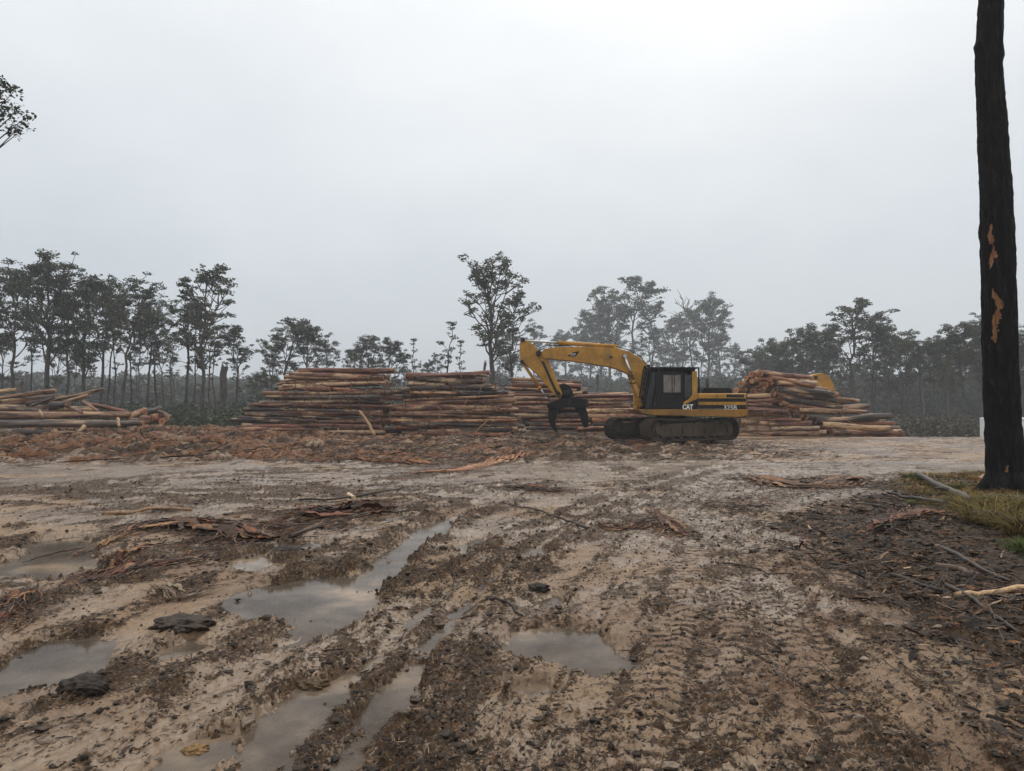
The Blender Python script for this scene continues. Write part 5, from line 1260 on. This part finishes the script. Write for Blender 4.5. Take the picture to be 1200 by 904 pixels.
# second machine, mostly hidden behind the right pile: rounded yellow boom elbow shows
d2 = 45.5; x2 = px_x(930, d2); e2, _z = excavator_body((x2, d2, GZ(x2, d2)), 0.0, 'second yellow excavator mostly hidden behind the right pile, rounded boom showing')
def E2(px, py): p = at(px, py, d2); return (p.x - x2, p.z - GZ(x2, d2))
pl = [E2(*p) for p in ((932, 470), (938, 452), (945, 443), (952, 439), (960, 437.6), (968, 440), (973, 447), (977, 458), (981, 472), (984, 490), (975, 492), (966, 480), (950, 474), (938, 480))]
b2 = MB().prism(pl, -.3, .3, bev=.04).obj('boom', M['yellow'], e2)
q = E2(954, 443); MB().box(q[0] - .14, q[0] + .1, -.31, -.30, q[1] - .12, q[1] + .12).cyl((q[0], -.34, q[1]), (q[0], .34, q[1]), .07, 14).obj('pin_plate', M['steel'], b2)
e2['label'] = 'second yellow excavator mostly hidden behind the right pile, rounded boom showing'

# ------------------------------------------------------------------ white site van beyond the burnt trunk
def van():
    d_ = 50; x0 = px_x(1147, d_ + 2.2); z0 = GZ(x0 + 2.5, d_); top = at(1151, 490, d_).z; h = top - z0; o = empty('caravan', (x0, d_, z0))
    MB().box(0, 5.6, 0, 2.2, .45, h, bev=.08).obj('body', M['white'], o)
    for a, b_ in ((.5, 1.3), (2.3, 3.4), (4.2, 5.0)):
        w = MB().box(a, b_, -.02, 0.001, h - .95, h - .35, bev=.01).obj('window_frame', M['black'], o)
        MB().box(a + .05, b_ - .05, -.028, -.02, h - .9, h - .4).obj('pane', M['glass'], w)
    dr = MB().box(1.5, 2.1, -.015, 0.001, .5, h - .25, bev=.01).obj('door', M['white'], o); MB().box(1.55, 1.6, -.04, -.015, 1.2, 1.35).obj('handle', M['steel'], dr)
    for x in (2.4, 3.2):
        for y in (.15, 2.05): t = MB().cyl((x, y - .1, .32), (x, y + .1, .32), .32, 20).obj('wheel', M['rubber'], o); MB().cyl((x, y - .11, .32), (x, y - .1, .32), .17, 14).obj('rim', M['white'], t)
    MB().box(.02, 5.58, -.006, 0.0, h - .2, h - .17).box(.02, 5.58, -.006, 0.0, .95, 1.1).box(.3, .315, -.006, 0, .5, h - .1).obj('side_trim', M['steel'], o)
    MB().box(-.9, 0, .9, 1.3, .4, .5).obj('tow_bar', M['steel'], o)
    tag(o, 'white site caravan parked low beyond the burnt trunk', 'caravan')
van()

# ------------------------------------------------------------------ air
mb = MB(); mb.box(-410, 410, -60, 410, -6, 52)
mb.v = mb.v; hz = mb.obj('haze', [])
m = bpy.data.materials.new('mist'); m.use_nodes = True; nt = m.node_tree; nt.nodes.clear()
out = nt.nodes.new('ShaderNodeOutputMaterial'); pv = nt.nodes.new('ShaderNodeVolumePrincipled')
pv.inputs['Color'].default_value = (.9, .95, 1.0, 1); pv.inputs['Density'].default_value = .0011; pv.inputs['Anisotropy'].default_value = .2
nt.links.new(pv.outputs[0], out.inputs['Volume']); hz.data.materials.append(m); tag(hz, 'thin grey mist over the clearing and forest', kind='stuff')

# ------------------------------------------------------------------ camera, sky, sun
cam = bpy.data.cameras.new('camera'); cam.sensor_width = 36; cam.lens = F / 1200 * 36; cam.clip_end = 2000; cam.clip_start = .05
co_ = bpy.data.objects.new('camera', cam); link(co_); co_.location = (0, 0, EYE); co_.rotation_euler = (R(90) + PITCH, 0, 0); scene.camera = co_
w = bpy.data.worlds.new('World'); scene.world = w; w.use_nodes = True; nt = w.node_tree; nt.nodes.clear()
SE, SR = R(52), R(20)
sky = N(nt, 'ShaderNodeTexSky', sky_type='NISHITA', sun_disc=False, sun_elevation=SE, sun_rotation=SR, air_density=1.5, dust_density=4.0)
tc = N(nt, 'ShaderNodeTexCoord'); sx = N(nt, 'ShaderNodeSeparateXYZ'); L(nt, tc.outputs['Generated'], sx.inputs[0])
cn = noise(nt, tc.outputs['Generated'], 2.2, 5, .55, (1, 1, 2.0))
el = math_(nt, 'ADD', sx.outputs[2], math_(nt, 'MULTIPLY_ADD', cn, .34, -.17))
deck = ramp(nt, el, [(0.0, (4.4, 4.85, 5.35)), (.18, (5.3, 5.7, 6.15)), (.5, (8.0, 8.2, 8.3)), (1.0, (12.4, 12.2, 11.9))])
mx = mix(nt, .9, sky.outputs[0], deck)
bg = N(nt, 'ShaderNodeBackground'); L(nt, mx, bg.inputs[0]); bg.inputs[1].default_value = .1
ow = N(nt, 'ShaderNodeOutputWorld'); L(nt, bg.outputs[0], ow.inputs[0])
sl_ = bpy.data.lights.new('sun', 'SUN'); sl_.energy = .6; sl_.angle = R(25); sl_.color = (1, .96, .9)
so = bpy.data.objects.new('sun', sl_); link(so)
sd = Vector((math.sin(SR) * math.cos(SE), math.cos(SR) * math.cos(SE), math.sin(SE))); so.rotation_euler = sd.to_track_quat('Z', 'Y').to_euler()
vs_ = scene.view_settings; vs_.view_transform = 'Standard'; vs_.look = 'None'; vs_.exposure = .32; vs_.gamma = 1; vs_.use_curve_mapping = False
cy = scene.cycles; cy.use_denoising = True; cy.max_bounces = 5; cy.diffuse_bounces = 2; cy.glossy_bounces = 2; cy.volume_bounces = 1; cy.transmission_bounces = 2; cy.transparent_max_bounces = 8
cy.use_adaptive_sampling = True; cy.caustics_reflective = False; cy.caustics_refractive = False; cy.sample_clamp_indirect = 4
